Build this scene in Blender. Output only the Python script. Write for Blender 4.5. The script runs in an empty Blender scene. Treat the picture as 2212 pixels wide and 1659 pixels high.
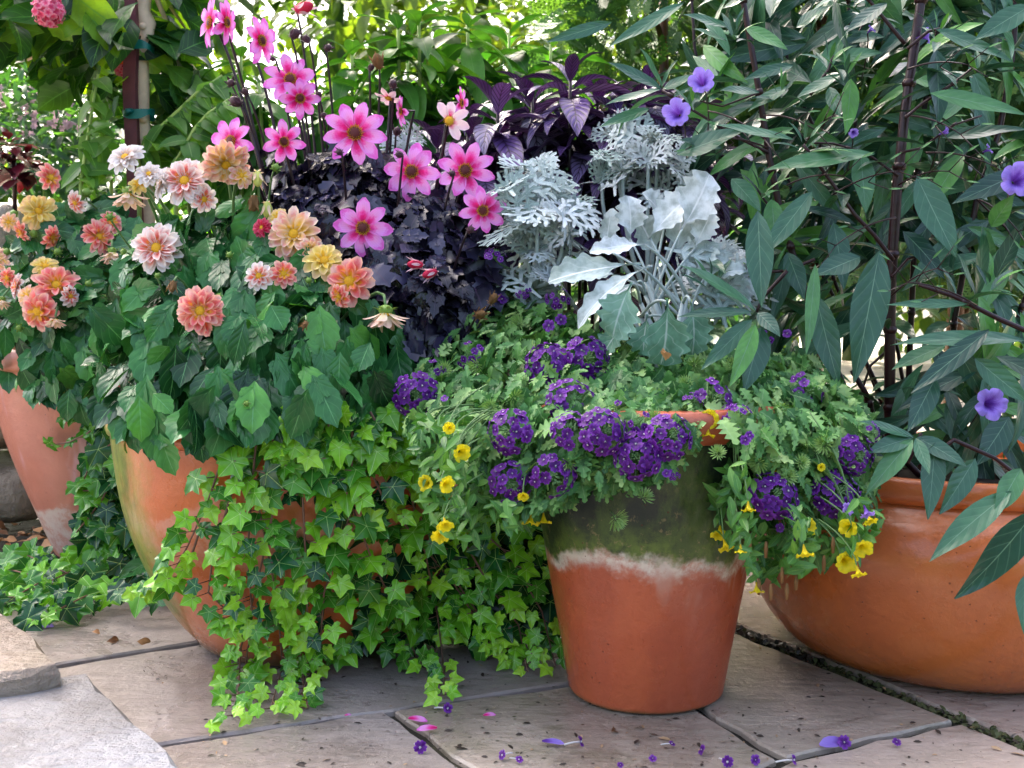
import bpy, math, random
import numpy as np
from mathutils import Vector, Matrix

random.seed(11)
RN = np.random.default_rng(11)
PI = math.pi
scn = bpy.context.scene
COL = scn.collection

# ------------------------------------------------------------------ camera
PITCH = math.radians(5.0)
FPX = 1098.0                      # focal length in pixels of a 1024 wide frame
CAMZ = 0.63
cd = bpy.data.cameras.new('camera')
cd.sensor_width = 36.0
cd.lens = 36.0 * FPX / 1024.0
cd.clip_start = 0.02
cd.clip_end = 200
cd.dof.use_dof = True
cd.dof.focus_distance = 1.75
cd.dof.aperture_fstop = 10.0
cam = bpy.data.objects.new('camera', cd)
COL.objects.link(cam)
cam.location = (0, 0, CAMZ)
cam.rotation_euler = (PI / 2 - PITCH, 0, 0)
scn.camera = cam

# ------------------------------------------------------------------ sky, sun, exposure
SUN_EL = math.radians(50)
SUN_AZ = math.radians(-30)        # from +Y towards +X; negative = from the back left
sun_to = Vector((math.sin(SUN_AZ) * math.cos(SUN_EL), math.cos(SUN_AZ) * math.cos(SUN_EL), math.sin(SUN_EL)))
w = bpy.data.worlds.new("World")
scn.world = w
w.use_nodes = True
nt = w.node_tree
sky = nt.nodes.new('ShaderNodeTexSky')
sky.sky_type = 'NISHITA'
sky.sun_disc = False
sky.sun_elevation = SUN_EL
sky.sun_rotation = SUN_AZ
sky.air_density = 0.55
sky.dust_density = 8.0
sky.ozone_density = 0.2
bg = nt.nodes['Background']
bg.inputs[1].default_value = 0.13
nt.links.new(sky.outputs[0], bg.inputs[0])
sd = bpy.data.lights.new('sun', 'SUN')
sd.energy = 3.2
sd.angle = math.radians(0.5)
sd.color = (1.0, 0.93, 0.80)
so = bpy.data.objects.new('sun', sd)
COL.objects.link(so)
so.rotation_euler = sun_to.to_track_quat('Z', 'Y').to_euler()
scn.view_settings.view_transform = 'Standard'
scn.view_settings.look = 'None'
scn.view_settings.exposure = 3.1
scn.view_settings.gamma = 1
scn.cycles.max_bounces = 7
scn.cycles.diffuse_bounces = 2
scn.cycles.glossy_bounces = 2
scn.cycles.transmission_bounces = 3
scn.cycles.caustics_reflective = False
scn.cycles.caustics_refractive = False
scn.cycles.use_denoising = True

# ------------------------------------------------------------------ picture to place
K = 1024.0 / 2212.0               # my measurements are in a 2212 wide copy of the photograph
_f = np.array([0, math.cos(PITCH), -math.sin(PITCH)])
_u = np.array([0, math.sin(PITCH), math.cos(PITCH)])


def ray(dx, dy):
    return _f + (dx * K - 512) / FPX * np.array([1.0, 0, 0]) - (dy * K - 384) / FPX * _u


def P(dx, dy, Y):                 # the point at ground distance Y seen at (dx, dy)
    d = ray(dx, dy)
    return np.array([0, 0, CAMZ]) + d * (Y / d[1])


def G(dx, dy, z=0.0):             # the point at height z seen at (dx, dy)
    d = ray(dx, dy)
    return np.array([0, 0, CAMZ]) + d * ((z - CAMZ) / d[2])


def PX(size, Y):                  # length in metres of a size measured in the picture, at distance Y
    return size * K / FPX * Y * 1.01


def nrmz(v):
    v = np.asarray(v, float)
    return v / (np.linalg.norm(v) + 1e-12)


def in_poly(x, y, poly):
    c = False
    n = len(poly)
    j = n - 1
    for i in range(n):
        xi, yi = poly[i]
        xj, yj = poly[j]
        if (yi > y) != (yj > y) and x < (xj - xi) * (y - yi) / (yj - yi) + xi:
            c = not c
        j = i
    return c


def sample(poly, n, seed=0, mind=0.0):
    r = random.Random(seed)
    xs = [p[0] for p in poly]
    ys = [p[1] for p in poly]
    out = []
    tries = 0
    while len(out) < n and tries < n * 60:
        tries += 1
        x = r.uniform(min(xs), max(xs))
        y = r.uniform(min(ys), max(ys))
        if in_poly(x, y, poly):
            if mind and any((x - a) ** 2 + (y - b) ** 2 < mind * mind for a, b in out):
                continue
            out.append((x, y))
    return out


# ------------------------------------------------------------------ objects
def setp(o, label=None, cat=None, group=None, kind=None):
    if label: o['label'] = label
    if cat: o['category'] = cat
    if group: o['group'] = group
    if kind: o['kind'] = kind
    return o


def thing(name, label, cat, loc=(0, 0, 0), group=None):
    o = bpy.data.objects.new(name, None)
    o.empty_display_size = 0.05
    COL.objects.link(o)
    o.location = loc
    return setp(o, label, cat, group)


def part(name, mesh, parent, loc=None, R=None, s=1.0):
    o = bpy.data.objects.new(name, mesh)
    COL.objects.link(o)
    if parent is not None:
        o.parent = parent
    M = Matrix.Identity(4)
    if R is not None:
        M = R.to_4x4()
    M = M @ (Matrix.Scale(s, 4) if not isinstance(s, (tuple, list)) else Matrix.Diagonal((*s, 1)))
    if loc is not None:
        l = Vector(loc) - (parent.location if parent is not None else Vector((0, 0, 0)))
        M = Matrix.Translation(l) @ M
    o.matrix_local = M
    return o


def copy_tree(o, parent=None):
    c = o.copy()
    COL.objects.link(c)
    c.parent = parent
    for ch in list(o.children):
        copy_tree(ch, c)
    return c


# ------------------------------------------------------------------ mesh batch: many small leaves in one mesh
class Tpl:
    def __init__(s, v, faces, attr):
        s.v = np.array(v, float)
        s.a = np.array(attr, float)          # u (or 1 - vein), v
        s.tot = np.array([len(f) for f in faces], np.int32)
        s.idx = np.array([i for f in faces for i in f], np.int32)


class MB:
    def __init__(s):
        s.V = []; s.A = []; s.I = []; s.T = []; s.M = []; s.n = 0

    def raw(s, v, idx, tot, attr, mat=0):
        s.V.append(v); s.A.append(attr); s.I.append(idx + s.n); s.T.append(tot)
        s.M.append(np.full(len(tot), mat, np.int32)); s.n += len(v)

    def add(s, T, pos, fwd, nrm, L, W, bend=0.0, rnd=None, mat=0, side=0.0, vs=1.0):
        F = nrmz(fwd)
        N = np.asarray(nrm, float)
        N = N - F * N.dot(F)
        if np.linalg.norm(N) < 1e-4:
            N = np.cross(F, [0.3, 0.5, 0.8])
        N = nrmz(N)
        R = np.cross(F, N)
        x = T.v[:, 0] * W
        y = T.v[:, 1]
        z = T.v[:, 2] * W
        if side:
            x = x + side * L * y * y
        if abs(bend) > 1e-3:
            th = bend * y
            yn = np.sin(th) / bend * L + z * np.sin(th)
            zn = -(1 - np.cos(th)) / bend * L + z * np.cos(th)
        else:
            yn, zn = y * L, z
        w_ = np.asarray(pos, float) + np.outer(x, R) + np.outer(yn, F) + np.outer(zn, N)
        if rnd is None:
            rnd = random.random()
        a = np.column_stack([T.a[:, 0], T.a[:, 1] * vs, np.full(len(T.a), rnd)])
        s.raw(w_, T.idx, T.tot, a, mat)

    def tube(s, pts, radii, sides=6, rnd=0.5, mat=0, cap=True):
        pts = [np.asarray(p, float) for p in pts]
        n = len(pts)
        if not hasattr(radii, '__len__'):
            radii = [radii] * n
        V = []; A = []
        up = np.array([0.31, 0.17, 0.93])
        for i in range(n):
            d = pts[min(i + 1, n - 1)] - pts[max(i - 1, 0)]
            d = nrmz(d)
            a = np.cross(d, up)
            if np.linalg.norm(a) < 1e-3:
                a = np.cross(d, [1, 0, 0])
            a = nrmz(a); b = np.cross(d, a)
            for k in range(sides):
                t = 2 * PI * k / sides
                V.append(pts[i] + radii[i] * (math.cos(t) * a + math.sin(t) * b))
                A.append((0.5, i / max(1, n - 1), rnd))
        fc = []
        for i in range(n - 1):
            for k in range(sides):
                k2 = (k + 1) % sides
                fc.append((i * sides + k, i * sides + k2, (i + 1) * sides + k2, (i + 1) * sides + k))
        if cap:
            fc.append(tuple(range((n - 1) * sides, n * sides)))
            fc.append(tuple(range(sides - 1, -1, -1)))
        s.raw(np.array(V), np.array([i for f in fc for i in f], np.int32), np.array([len(f) for f in fc], np.int32), np.array(A), mat)

    def poly(s, V, faces, rnd=0.5, mat=0, attr=None):
        V = np.array(V, float)
        A = np.column_stack([np.zeros((len(V), 2)), np.full(len(V), rnd)]) if attr is None else attr
        s.raw(V, np.array([i for f in faces for i in f], np.int32), np.array([len(f) for f in faces], np.int32), A, mat)

    def mesh(s, name, mats, origin=(0, 0, 0), smooth=True):
        me = bpy.data.meshes.new(name)
        V = np.concatenate(s.V) - np.asarray(origin, float)
        I = np.concatenate(s.I); T = np.concatenate(s.T); A = np.concatenate(s.A); M = np.concatenate(s.M)
        me.vertices.add(len(V)); me.vertices.foreach_set('co', V.astype(np.float32).ravel())
        me.loops.add(len(I)); me.loops.foreach_set('vertex_index', I.astype(np.int32))
        me.polygons.add(len(T))
        st = np.concatenate([[0], np.cumsum(T)[:-1]]).astype(np.int32)
        me.polygons.foreach_set('loop_start', st)
        me.polygons.foreach_set('material_index', M)
        me.polygons.foreach_set('use_smooth', np.full(len(T), smooth))
        at = me.attributes.new('leaf', 'FLOAT_VECTOR', 'POINT')
        at.data.foreach_set('vector', A.astype(np.float32).ravel())
        for m in (mats if isinstance(mats, (list, tuple)) else [mats]):
            me.materials.append(m)
        me.update(calc_edges=True)
        me.validate()
        return me

    def build(s, name, mats, parent, smooth=True):
        o = np.array(parent.location) if parent is not None else (0, 0, 0)
        me = s.mesh(name, mats, o, smooth)
        ob = bpy.data.objects.new(name, me)
        COL.objects.link(ob)
        if parent is not None:
            ob.parent = parent
        return ob


# ------------------------------------------------------------------ leaf shapes
def grid_leaf(n, wf, fold=0.12, cols=(-1, -.5, 0, .5, 1), wave=0.0, tooth=0.0, cup=0.0, ymap=None):
    v = []; a = []; f = []
    m = len(cols)
    for i in range(n):
        t = i / (n - 1)
        wd = wf(t)
        for c in cols:
            k = 1.0
            if tooth and abs(c) == 1 and 0 < i < n - 1:
                k = 1 + (tooth if i % 2 else -tooth)
            y = t
            if tooth and abs(c) == 1 and 0 < i < n - 1 and i % 2:
                y = t + 0.35 / (n - 1)
            zz = fold * abs(c) * wd + cup * c * c * wd
            if wave:
                zz += wave * abs(c) * math.sin(t * 9 + (1.3 if c > 0 else 0))
            v.append((0.5 * c * wd * k, y, zz)); a.append((c, t))
        if i:
            for j in range(m - 1):
                b = (i - 1) * m + j
                f.append((b, b + 1, b + m + 1, b + m))
    return Tpl(v, f, a)


def fan_leaf(out, center, ridge_z=0.0, low=None):
    # outline points flagged 1 on a vein tip, 0 in a sinus
    v = [(center[0], center[1], ridge_z)]; a = [(0.0, center[1])]; f = []
    for x, y, vein in out:
        z = -0.12 * abs(x) - 0.08 * abs(y - center[1]) if vein else 0.045
        v.append((x, y, z)); a.append((0.0 if vein else 1.0, y))
    n = len(out)
    for i in range(n):
        f.append((0, 1 + (i + 1) % n, 1 + i))
    return Tpl(v, f, a)


def merge(parts):
    v = []; a = []; f = []
    for T, (ox, oy), ang, sl, sw, z0 in parts:
        b = len(v)
        c, s = math.cos(ang), math.sin(ang)
        for (x, y, z), (u, t) in zip(T.v, T.a):
            x, y = x * sw, y * sl
            v.append((ox + x * c + y * s, oy - x * s + y * c, z * sw + z0)); a.append((u, t))
        k = 0
        for n in T.tot:
            f.append(tuple(b + i for i in T.idx[k:k + n])); k += n
    return Tpl(v, f, a)


T_lance = grid_leaf(8, lambda t: max(0.012, math.sin(PI * t ** 0.85) ** 0.95), 0.16, wave=0.012)
T_lance_w = grid_leaf(10, lambda t: max(0.012, math.sin(PI * t ** 0.8) ** 1.0), 0.10, wave=0.05)
T_ovate = grid_leaf(7, lambda t: max(0.02, math.sin(PI * t ** 0.62) ** 0.8), 0.12, wave=0.03)
T_tooth = grid_leaf(12, lambda t: max(0.03, math.sin(PI * t ** 1.0) ** 1.0), 0.09, wave=0.03, tooth=0.05)
T_small = grid_leaf(4, lambda t: [0.12, 0.9, 0.85, 0.04][min(3, int(t * 3 + .01))], 0.15, cols=(-1, 0, 1))
T_quad = grid_leaf(4, lambda t: [0.1, 0.95, 0.9, 0.05][min(3, int(t * 3 + .01))], 0.10, cols=(-1, 0, 1))
T_dahl3 = merge([(T_tooth, (0, 0.0), 0, 1.0, 1.0, 0), (T_tooth, (0.02, 0.12), 0.75, .50, .48, 0.012), (T_tooth, (-0.02, 0.10), -0.8, .48, .46, 0.016)])
T_dahl2 = merge([(T_tooth, (0, 0.0), 0, 1.0, 1.0, 0), (T_tooth, (0.02, 0.14), 0.7, .52, .50, 0.012)])
_dk = grid_leaf(8, lambda t: max(0.03, math.sin(PI * t ** 0.75) ** 0.8), 0.14, cols=(-1, 0, 1), tooth=0.22)
T_dark = merge([(_dk, (0, .38), 0, .62, .42, 0), (_dk, (.02, .30), .75, .46, .34, .01), (_dk, (-.02, .32), -.75, .46, .34, .012),
                (_dk, (.02, .08), .95, .36, .26, .02), (_dk, (-.02, .10), -.95, .36, .26, .022),
                (grid_leaf(3, lambda t: .05, 0, cols=(-1, 0, 1)), (0, 0), 0, .5, 1, -.004)])
_vb = [(0, 0, 1)]


def ivy_outline(k1=1.0, k2=1.0, tip=1.0):
    h = [(0.04, -0.03, 0), (0.20, -0.17 * k1, 0), (0.36 * k1, -0.19 * k1, 0), (0.50 * k1, -0.10 * k1, 1), (0.50, 0.03, 0), (0.50, 0.13, 0),
         (0.63 * k2, 0.24, 0), (0.76 * k2, 0.42 * k2, 1), (0.58, 0.47, 0), (0.39, 0.50, 0), (0.31, 0.60, 0), (0.15, 0.84 * tip, 0), (0.0, tip, 1)]
    return h + [(-x, y, f) for x, y, f in reversed(h[:-1])]


T_ivy = [fan_leaf(ivy_outline(1, 1, 1), (0, 0.18), 0.03), fan_leaf(ivy_outline(0.9, 0.85, 1.1), (0, 0.18), 0.05),
         fan_leaf(ivy_outline(1.1, 1.1, 0.92), (0, 0.2), 0.0)]


def dm_broad():
    # scalloped silver leaf: a grid whose edge swells and pinches
    def wf(t):
        base = max(0.05, (0.06 + .94 * min(1, max(0, (t - .16) / .30)) ** 1.3) * min(1, math.sqrt(max(0, 1 - ((t - .55) / .46) ** 2)) + (.2 if t < .5 else 0)))
        return base * (0.84 + 0.15 * math.sin(t * 37))
    return grid_leaf(34, wf, 0.10, wave=0.06, cup=.10)


T_dmb = dm_broad()
_st = grid_leaf(4, lambda t: [.7, 1.0, .95, .45][min(3, int(t * 3 + .01))], 0.10, cols=(-1, 0, 1))


def dm_lacy():
    ps = [(_st, (0, 0), 0, 1.0, 0.075, 0)]
    for i, t in enumerate((0.26, 0.44, 0.62, 0.80)):
        l = [0.34, 0.44, 0.40, 0.24][i]
        for s in (1, -1):
            an = s * [1.05, .92, .78, .6][i]
            ps.append((_st, (0, t), an, l, 0.075, 0.006 + 0.002 * s))
            ex, ey = math.sin(an) * l, math.cos(an) * l
            for q, da in ((0.42, 0.75), (0.55, -0.8), (0.80, 0.6)):
                ps.append((_st, (ex * q, t + ey * q), an + da, l * 0.42, 0.060, 0.010 + 0.002 * da))
    return merge(ps)


T_dml = dm_lacy()


def spray():
    q = grid_leaf(3, lambda t: [.8, 1, .3][int(t * 2 + .01)], 0.0, cols=(-1, 1))
    ps = [(q, (0, 0), 0, 1, .05, 0)]
    for i in range(6):
        t = .12 + i * .14
        for s in (1, -1):
            l = .46 * (1 - .55 * abs(t - .35))
            an = s * .75
            ps.append((q, (0, t), an, l, .055, .01 * s))
            for r in (.35, .6, .8):
                ps.append((q, (math.sin(an) * l * r, t + math.cos(an) * l * r), an - s * .65, l * .34, .05, .015 * s))
                ps.append((q, (math.sin(an) * l * r, t + math.cos(an) * l * r), an + s * .55, l * .28, .05, .012 * s))
    return merge(ps)


T_spray = spray()
T_petal = grid_leaf(6, lambda t: [0.34, 0.70, 0.94, 1.0, 0.84, 0.20][min(5, int(t * 5 + .01))], 0.05, cup=0.10)
T_petal_n = grid_leaf(6, lambda t: [0.34, 0.64, 0.88, 1.0, 0.92, 0.36][min(5, int(t * 5 + .01))], 0.03, cup=0.26)
_vl = grid_leaf(11, lambda t: max(.05, math.sin(PI * t ** .8) ** .8), .16, cols=(-1, 0, 1), tooth=.42)
T_verb = merge([(_vl, (0, 0), 0, 1, .62, 0), (_vl, (.02, .18), .62, .52, .40, .01), (_vl, (-.02, .18), -.62, .52, .40, .012)])


# ------------------------------------------------------------------ materials
def new_mat(name):
    m = bpy.data.materials.new(name)
    m.use_nodes = True
    t = m.node_tree
    t.nodes.clear()
    out = t.nodes.new('ShaderNodeOutputMaterial')
    return m, t, out


def N(t, typ, **kw):
    n = t.nodes.new(typ)
    for k, v in kw.items():
        setattr(n, k, v)
    return n


def ramp(t, fac, stops, interp='LINEAR'):
    r = N(t, 'ShaderNodeValToRGB')
    r.color_ramp.interpolation = interp
    e = r.color_ramp.elements
    while len(e) < len(stops):
        e.new(0.5)
    for i, (p, c) in enumerate(stops):
        e[i].position = p
        e[i].color = (*c, 1) if len(c) == 3 else c
    t.links.new(fac, r.inputs[0])
    return r.outputs[0]


def mix(t, fac, a, b, mode='MIX'):
    n = N(t, 'ShaderNodeMix', data_type='RGBA', blend_type=mode)
    for sock, val in ((n.inputs[0], fac), (n.inputs[6], a), (n.inputs[7], b)):
        if hasattr(val, 'is_linked') or isinstance(val, bpy.types.NodeSocket):
            t.links.new(val, sock)
        else:
            sock.default_value = val if not isinstance(val, tuple) else ((*val, 1) if len(val) == 3 else val)
    return n.outputs[2]


def mth(t, op, a, b=0.0, clamp=False):
    n = N(t, 'ShaderNodeMath', operation=op, use_clamp=clamp)
    for sock, val in ((n.inputs[0], a), (n.inputs[1], b)):
        if isinstance(val, bpy.types.NodeSocket):
            t.links.new(val, sock)
        else:
            sock.default_value = val
    return n.outputs[0]


def mrange(t, v, a, b, c=0.0, d=1.0, smooth=True):
    n = N(t, 'ShaderNodeMapRange')
    n.interpolation_type = 'SMOOTHSTEP' if smooth else 'LINEAR'
    t.links.new(v, n.inputs[0])
    for i, x in enumerate((a, b, c, d)):
        n.inputs[1 + i].default_value = x
    return n.outputs[0]


def noise(t, scale, detail=4, rough=0.55, vec=None, out=0, dist=0.0):
    n = N(t, 'ShaderNodeTexNoise')
    n.inputs['Scale'].default_value = scale
    n.inputs['Detail'].default_value = detail
    n.inputs['Roughness'].default_value = rough
    n.inputs['Distortion'].default_value = dist
    if vec is not None:
        t.links.new(vec, n.inputs['Vector'])
    return n.outputs[out]


def coords(t, kind='Object', scale=(1, 1, 1)):
    c = N(t, 'ShaderNodeTexCoord')
    if scale == (1, 1, 1):
        return c.outputs[kind]
    m = N(t, 'ShaderNodeMapping')
    m.inputs['Scale'].default_value = scale
    t.links.new(c.outputs[kind], m.inputs[0])
    return m.outputs[0]


def leaf_attr(t):
    a = N(t, 'ShaderNodeAttribute', attribute_name='leaf')
    s = N(t, 'ShaderNodeSeparateXYZ')
    t.links.new(a.outputs['Vector'], s.inputs[0])
    return s.outputs[0], s.outputs[1], s.outputs[2]


def principled(t, out, color, rough=0.5, spec=0.5, bump=None, bump_d=0.002, transl=0.0, tcol=None, coat=0.0):
    p = N(t, 'ShaderNodeBsdfPrincipled')
    for sock, v in ((p.inputs['Base Color'], color), (p.inputs['Roughness'], rough)):
        if isinstance(v, bpy.types.NodeSocket):
            t.links.new(v, sock)
        else:
            sock.default_value = (*v, 1) if isinstance(v, tuple) else v
    p.inputs['Specular IOR Level'].default_value = spec
    if coat:
        p.inputs['Coat Weight'].default_value = coat
        p.inputs['Coat Roughness'].default_value = 0.12
    if bump is not None:
        b = N(t, 'ShaderNodeBump')
        b.inputs['Distance'].default_value = bump_d
        b.inputs['Strength'].default_value = 1.0
        t.links.new(bump, b.inputs['Height'])
        t.links.new(b.outputs[0], p.inputs['Normal'])
    sh = p.outputs[0]
    if transl > 0:
        tr = N(t, 'ShaderNodeBsdfTranslucent')
        if tcol is None:
            tcol = color
        if isinstance(tcol, bpy.types.NodeSocket):
            t.links.new(tcol, tr.inputs[0])
        else:
            tr.inputs[0].default_value = (*tcol, 1)
        mx = N(t, 'ShaderNodeMixShader')
        mx.inputs[0].default_value = transl
        t.links.new(sh, mx.inputs[1]); t.links.new(tr.outputs[0], mx.inputs[2])
        sh = mx.outputs[0]
    t.links.new(sh, out.inputs[0])
    return p


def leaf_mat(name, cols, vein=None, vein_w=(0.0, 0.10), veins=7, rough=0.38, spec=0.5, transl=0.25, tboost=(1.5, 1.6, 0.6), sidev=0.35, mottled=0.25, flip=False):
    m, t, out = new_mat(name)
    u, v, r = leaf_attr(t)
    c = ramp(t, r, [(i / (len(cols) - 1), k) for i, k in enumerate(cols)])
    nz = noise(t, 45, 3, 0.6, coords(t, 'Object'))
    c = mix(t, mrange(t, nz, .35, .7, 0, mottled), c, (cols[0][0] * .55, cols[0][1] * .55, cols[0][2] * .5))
    au = mth(t, 'ABSOLUTE', u)
    bump = None
    if vein:
        mid = mrange(t, au, vein_w[0], vein_w[1], 0.85, 0.0)
        c = mix(t, mid, c, vein)
        if veins:
            s = mth(t, 'SUBTRACT', mth(t, 'MULTIPLY', v, float(veins)), mth(t, 'MULTIPLY', au, 1.6))
            fr = mth(t, 'ABSOLUTE', mth(t, 'SUBTRACT', mth(t, 'FRACT', s), 0.5))
            sv = mrange(t, fr, 0.0, 0.10, 1.0, 0.0)
            c = mix(t, mth(t, 'MULTIPLY', sv, sidev), c, vein)
            bump = mth(t, 'MULTIPLY', mrange(t, fr, 0, .5, 0, 1), 1.0)
    tc = mix(t, 1.0, c, (*tboost, 1), 'MULTIPLY')
    principled(t, out, c, rough, spec, bump, 0.00022, transl, tc)
    return m


def flat_mat(name, c, rough=0.5, spec=0.4, transl=0.0, var=0.25, scale=60):
    m, t, out = new_mat(name)
    u, v, r = leaf_attr(t)
    nz = noise(t, scale, 4, .6, coords(t, 'Object'))
    k = mix(t, mrange(t, nz, .3, .7, 0, var), c, (c[0] * .4, c[1] * .4, c[2] * .4))
    k = mix(t, mth(t, 'MULTIPLY', r, .25), k, (min(1, c[0] * 1.4), min(1, c[1] * 1.4), min(1, c[2] * 1.4)))
    principled(t, out, k, rough, spec, nz, 0.001, transl, k)
    return m


def petal_mat(name, stops, edge=None, edge_f=0.6, stripe=0.35, transl=0.3, rough=0.5, var=None):
    # colour runs from the petal's base to its tip; edge tints the rim
    g_ = lambda c_: tuple(.93 * k_ ** 1.15 for k_ in c_)
    stops = [(p_, g_(c_)) for p_, c_ in stops]
    edge = g_(edge) if edge else None
    m, t, out = new_mat(name)
    u, v, r = leaf_attr(t)
    au = mth(t, 'ABSOLUTE', u)
    nz = noise(t, 14, 3, .6, coords(t, 'Object'))
    vv = mth(t, 'ADD', v, mth(t, 'MULTIPLY', mth(t, 'SUBTRACT', nz, .5), .35))
    vv = mth(t, 'ADD', vv, mth(t, 'MULTIPLY', mth(t, 'SUBTRACT', r, .5), .35))
    vv = mth(t, 'ADD', vv, mth(t, 'MULTIPLY', au, .18), True)
    c = ramp(t, vv, stops)
    if edge:
        c = mix(t, mrange(t, au, .30, 1.0, 0, edge_f), c, edge)
    st = mth(t, 'ABSOLUTE', mth(t, 'SUBTRACT', mth(t, 'FRACT', mth(t, 'MULTIPLY', u, 3.5)), .5))
    dk = mix(t, 1.0, c, (.78, .62, .68, 1), 'MULTIPLY')
    c = mix(t, mrange(t, st, 0, .16, stripe, 0), c, dk)
    principled(t, out, c, rough, .3, None, .001, transl, c)
    return m


MAT = {}
MAT['dahlia_leaf'] = leaf_mat('dahlia_leaf', [(.008, .045, .014), (.026, .125, .034), (.052, .215, .052), (.095, .31, .045)], (.14, .36, .13), (.0, .06), 5, .25, .36, .10, sidev=.20)
MAT['dark_leaf'] = leaf_mat('dark_dahlia_leaf', [(.006, .005, .011), (.018, .015, .034), (.048, .045, .100)], (.05, .03, .06), (0, .1), 0, .25, .5, .05, (1.2, .7, .8))
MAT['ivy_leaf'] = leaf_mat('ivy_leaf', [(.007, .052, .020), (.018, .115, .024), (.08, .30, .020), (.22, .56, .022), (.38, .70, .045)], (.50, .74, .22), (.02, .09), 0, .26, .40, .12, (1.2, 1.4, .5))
MAT['ruellia_leaf'] = leaf_mat('ruellia_leaf', [(.014, .055, .036), (.034, .112, .066), (.056, .165, .080), (.12, .34, .05)], (.17, .30, .19), (0, .05), 7, .30, .45, .10, (1.3, 1.5, .6), .22)
MAT['verbena_leaf'] = leaf_mat('verbena_leaf', [(.035, .12, .030), (.09, .25, .065), (.17, .38, .10), (.32, .48, .16)], (.24, .40, .16), (0, .14), 0, .42, .35, .12)
MAT['cali_leaf'] = leaf_mat('calibrachoa_leaf', [(.04, .14, .03), (.08, .24, .04), (.14, .32, .05)], (.2, .4, .1), (0, .1), 0, .38, .45, .25)
MAT['silver_leaf'] = leaf_mat('silver_leaf', [(.26, .37, .34), (.52, .61, .60), (.78, .83, .86)], (.84, .87, .89), (.0, .09), 5, .7, .2, .10, (1, 1, .95), .15, .6)
MAT['silver_green'] = leaf_mat('silver_green_leaf', [(.10, .25, .16), (.18, .36, .25), (.34, .48, .42)], (.5, .62, .56), (.0, .08), 5, .55, .3, .14, (1, 1, .9), .3, .6)
MAT['bright_leaf'] = leaf_mat('bright_leaf', [(.05, .15, .03), (.10, .25, .04), (.18, .38, .05)], (.24, .42, .12), (0, .08), 0, .40, .4, .45, (1.6, 1.6, .5))
MAT['lily_leaf'] = leaf_mat('lily_leaf', [(.018, .085, .015), (.042, .15, .022), (.09, .25, .03)], (.12, .28, .06), (0, .06), 0, .42, .3, .32, (1.5, 1.5, .4))
MAT['tree_leaf'] = leaf_mat('tree_leaf', [(.008, .042, .011), (.012, .055, .013), (.028, .11, .02), (.25, .48, .03)], (.1, .28, .06), (0, .07), 6, .36, .4, .36, (2.4, 2.1, .4))  # mostly dark ramp with a lime end, imitating shaded and backlit leaves
MAT['under_leaf'] = leaf_mat('undergrowth_leaf', [(.012, .045, .018), (.03, .09, .03), (.06, .15, .04)], None, rough=.45, transl=.35, tboost=(1.8, 1.8, .5))
MAT['wood_leaf'] = leaf_mat('far_leaf', [(.03, .08, .015), (.07, .15, .025), (.15, .24, .04)], None, rough=.5, transl=.45, tboost=(1.9, 1.6, .4))
MAT['blocker_leaf'] = leaf_mat('blocker_leaf', [(.03, .09, .02), (.06, .14, .03)], None, rough=.5, transl=.25)
MAT['hedge_leaf'] = leaf_mat('hedge_spray', [(.02, .075, .025), (.05, .14, .035), (.12, .22, .045)], None, rough=.5, transl=.28, tboost=(1.6, 1.5, .5))
MAT['coleus_leaf'] = leaf_mat('coleus_leaf', [(.03, .003, .008), (.06, .005, .013), (.15, .009, .022)], None, rough=.35, transl=.15, tboost=(2.0, .6, .6))
MAT['stem_green'] = flat_mat('green_stem', (.10, .20, .06), .45)
MAT['stem_lime'] = flat_mat('lime_stem', (.28, .40, .09), .45)
MAT['stem_dark'] = flat_mat('dark_stem', (.020, .010, .014), .3)
MAT['stem_red'] = flat_mat('maroon_stem', (.028, .007, .009), .28)
MAT['stem_ivy'] = flat_mat('ivy_stem', (.20, .10, .07), .5)
MAT['stem_silver'] = flat_mat('silver_stem', (.36, .43, .41), .7)
MAT['soil'] = flat_mat('soil', (.028, .020, .014), .8, .2, 0, .6, 40)
MAT['bud_green'] = flat_mat('green_bud', (.20, .36, .05), .35, .5, .1)
MAT['bud_dark'] = flat_mat('dark_bud', (.065, .018, .030), .28, .5)
MAT['dry'] = flat_mat('dry_petal', (.28, .15, .06), .7, .2, .2, .5)
MAT['brown_leaf'] = flat_mat('brown_leaf', (.16, .07, .03), .4, .4, .1, .5)
MAT['tan_leaf'] = flat_mat('tan_leaf', (.55, .30, .14), .5, .3, .2, .2)
MAT['disc_yellow'] = flat_mat('yellow_anthers', (.72, .38, .02), .6, .2, 0, .35, 20)
MAT['disc_dark'] = flat_mat('dark_disc', (.10, .012, .012), .5, .3)
MAT['white_tube'] = flat_mat('white_tube', (.75, .72, .72), .5, .3, .2, .1)

MAT['pink'] = petal_mat('pink_petal', [(0, (.50, .003, .08)), (.28, (.80, .010, .26)), (.44, (.90, .12, .50)), (.60, (.92, .38, .76)), (.85, (.91, .40, .86)), (1, (.82, .17, .66))], (.91, .32, .82), .45)
MAT['pink_pale'] = petal_mat('pale_pink_petal', [(0, (.70, .02, .10)), (.22, (.88, .25, .42)), (.45, (.92, .70, .72)), (1, (.90, .62, .72))], (.95, .8, .8), .5)
MAT['white_pet'] = petal_mat('white_petal', [(0, (.85, .50, .10)), (.22, (.88, .58, .40)), (.5, (.90, .80, .74)), (1, (.92, .88, .86))], (.93, .90, .88), .6, .25)
MAT['pinkwhite'] = petal_mat('pink_white_petal', [(0, (.90, .44, .02)), (.25, (.91, .30, .07)), (.45, (.90, .20, .18)), (.64, (.92, .54, .47)), (.84, (.93, .82, .77)), (1, (.93, .87, .84))], (.94, .84, .79), .75, .35)
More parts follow.
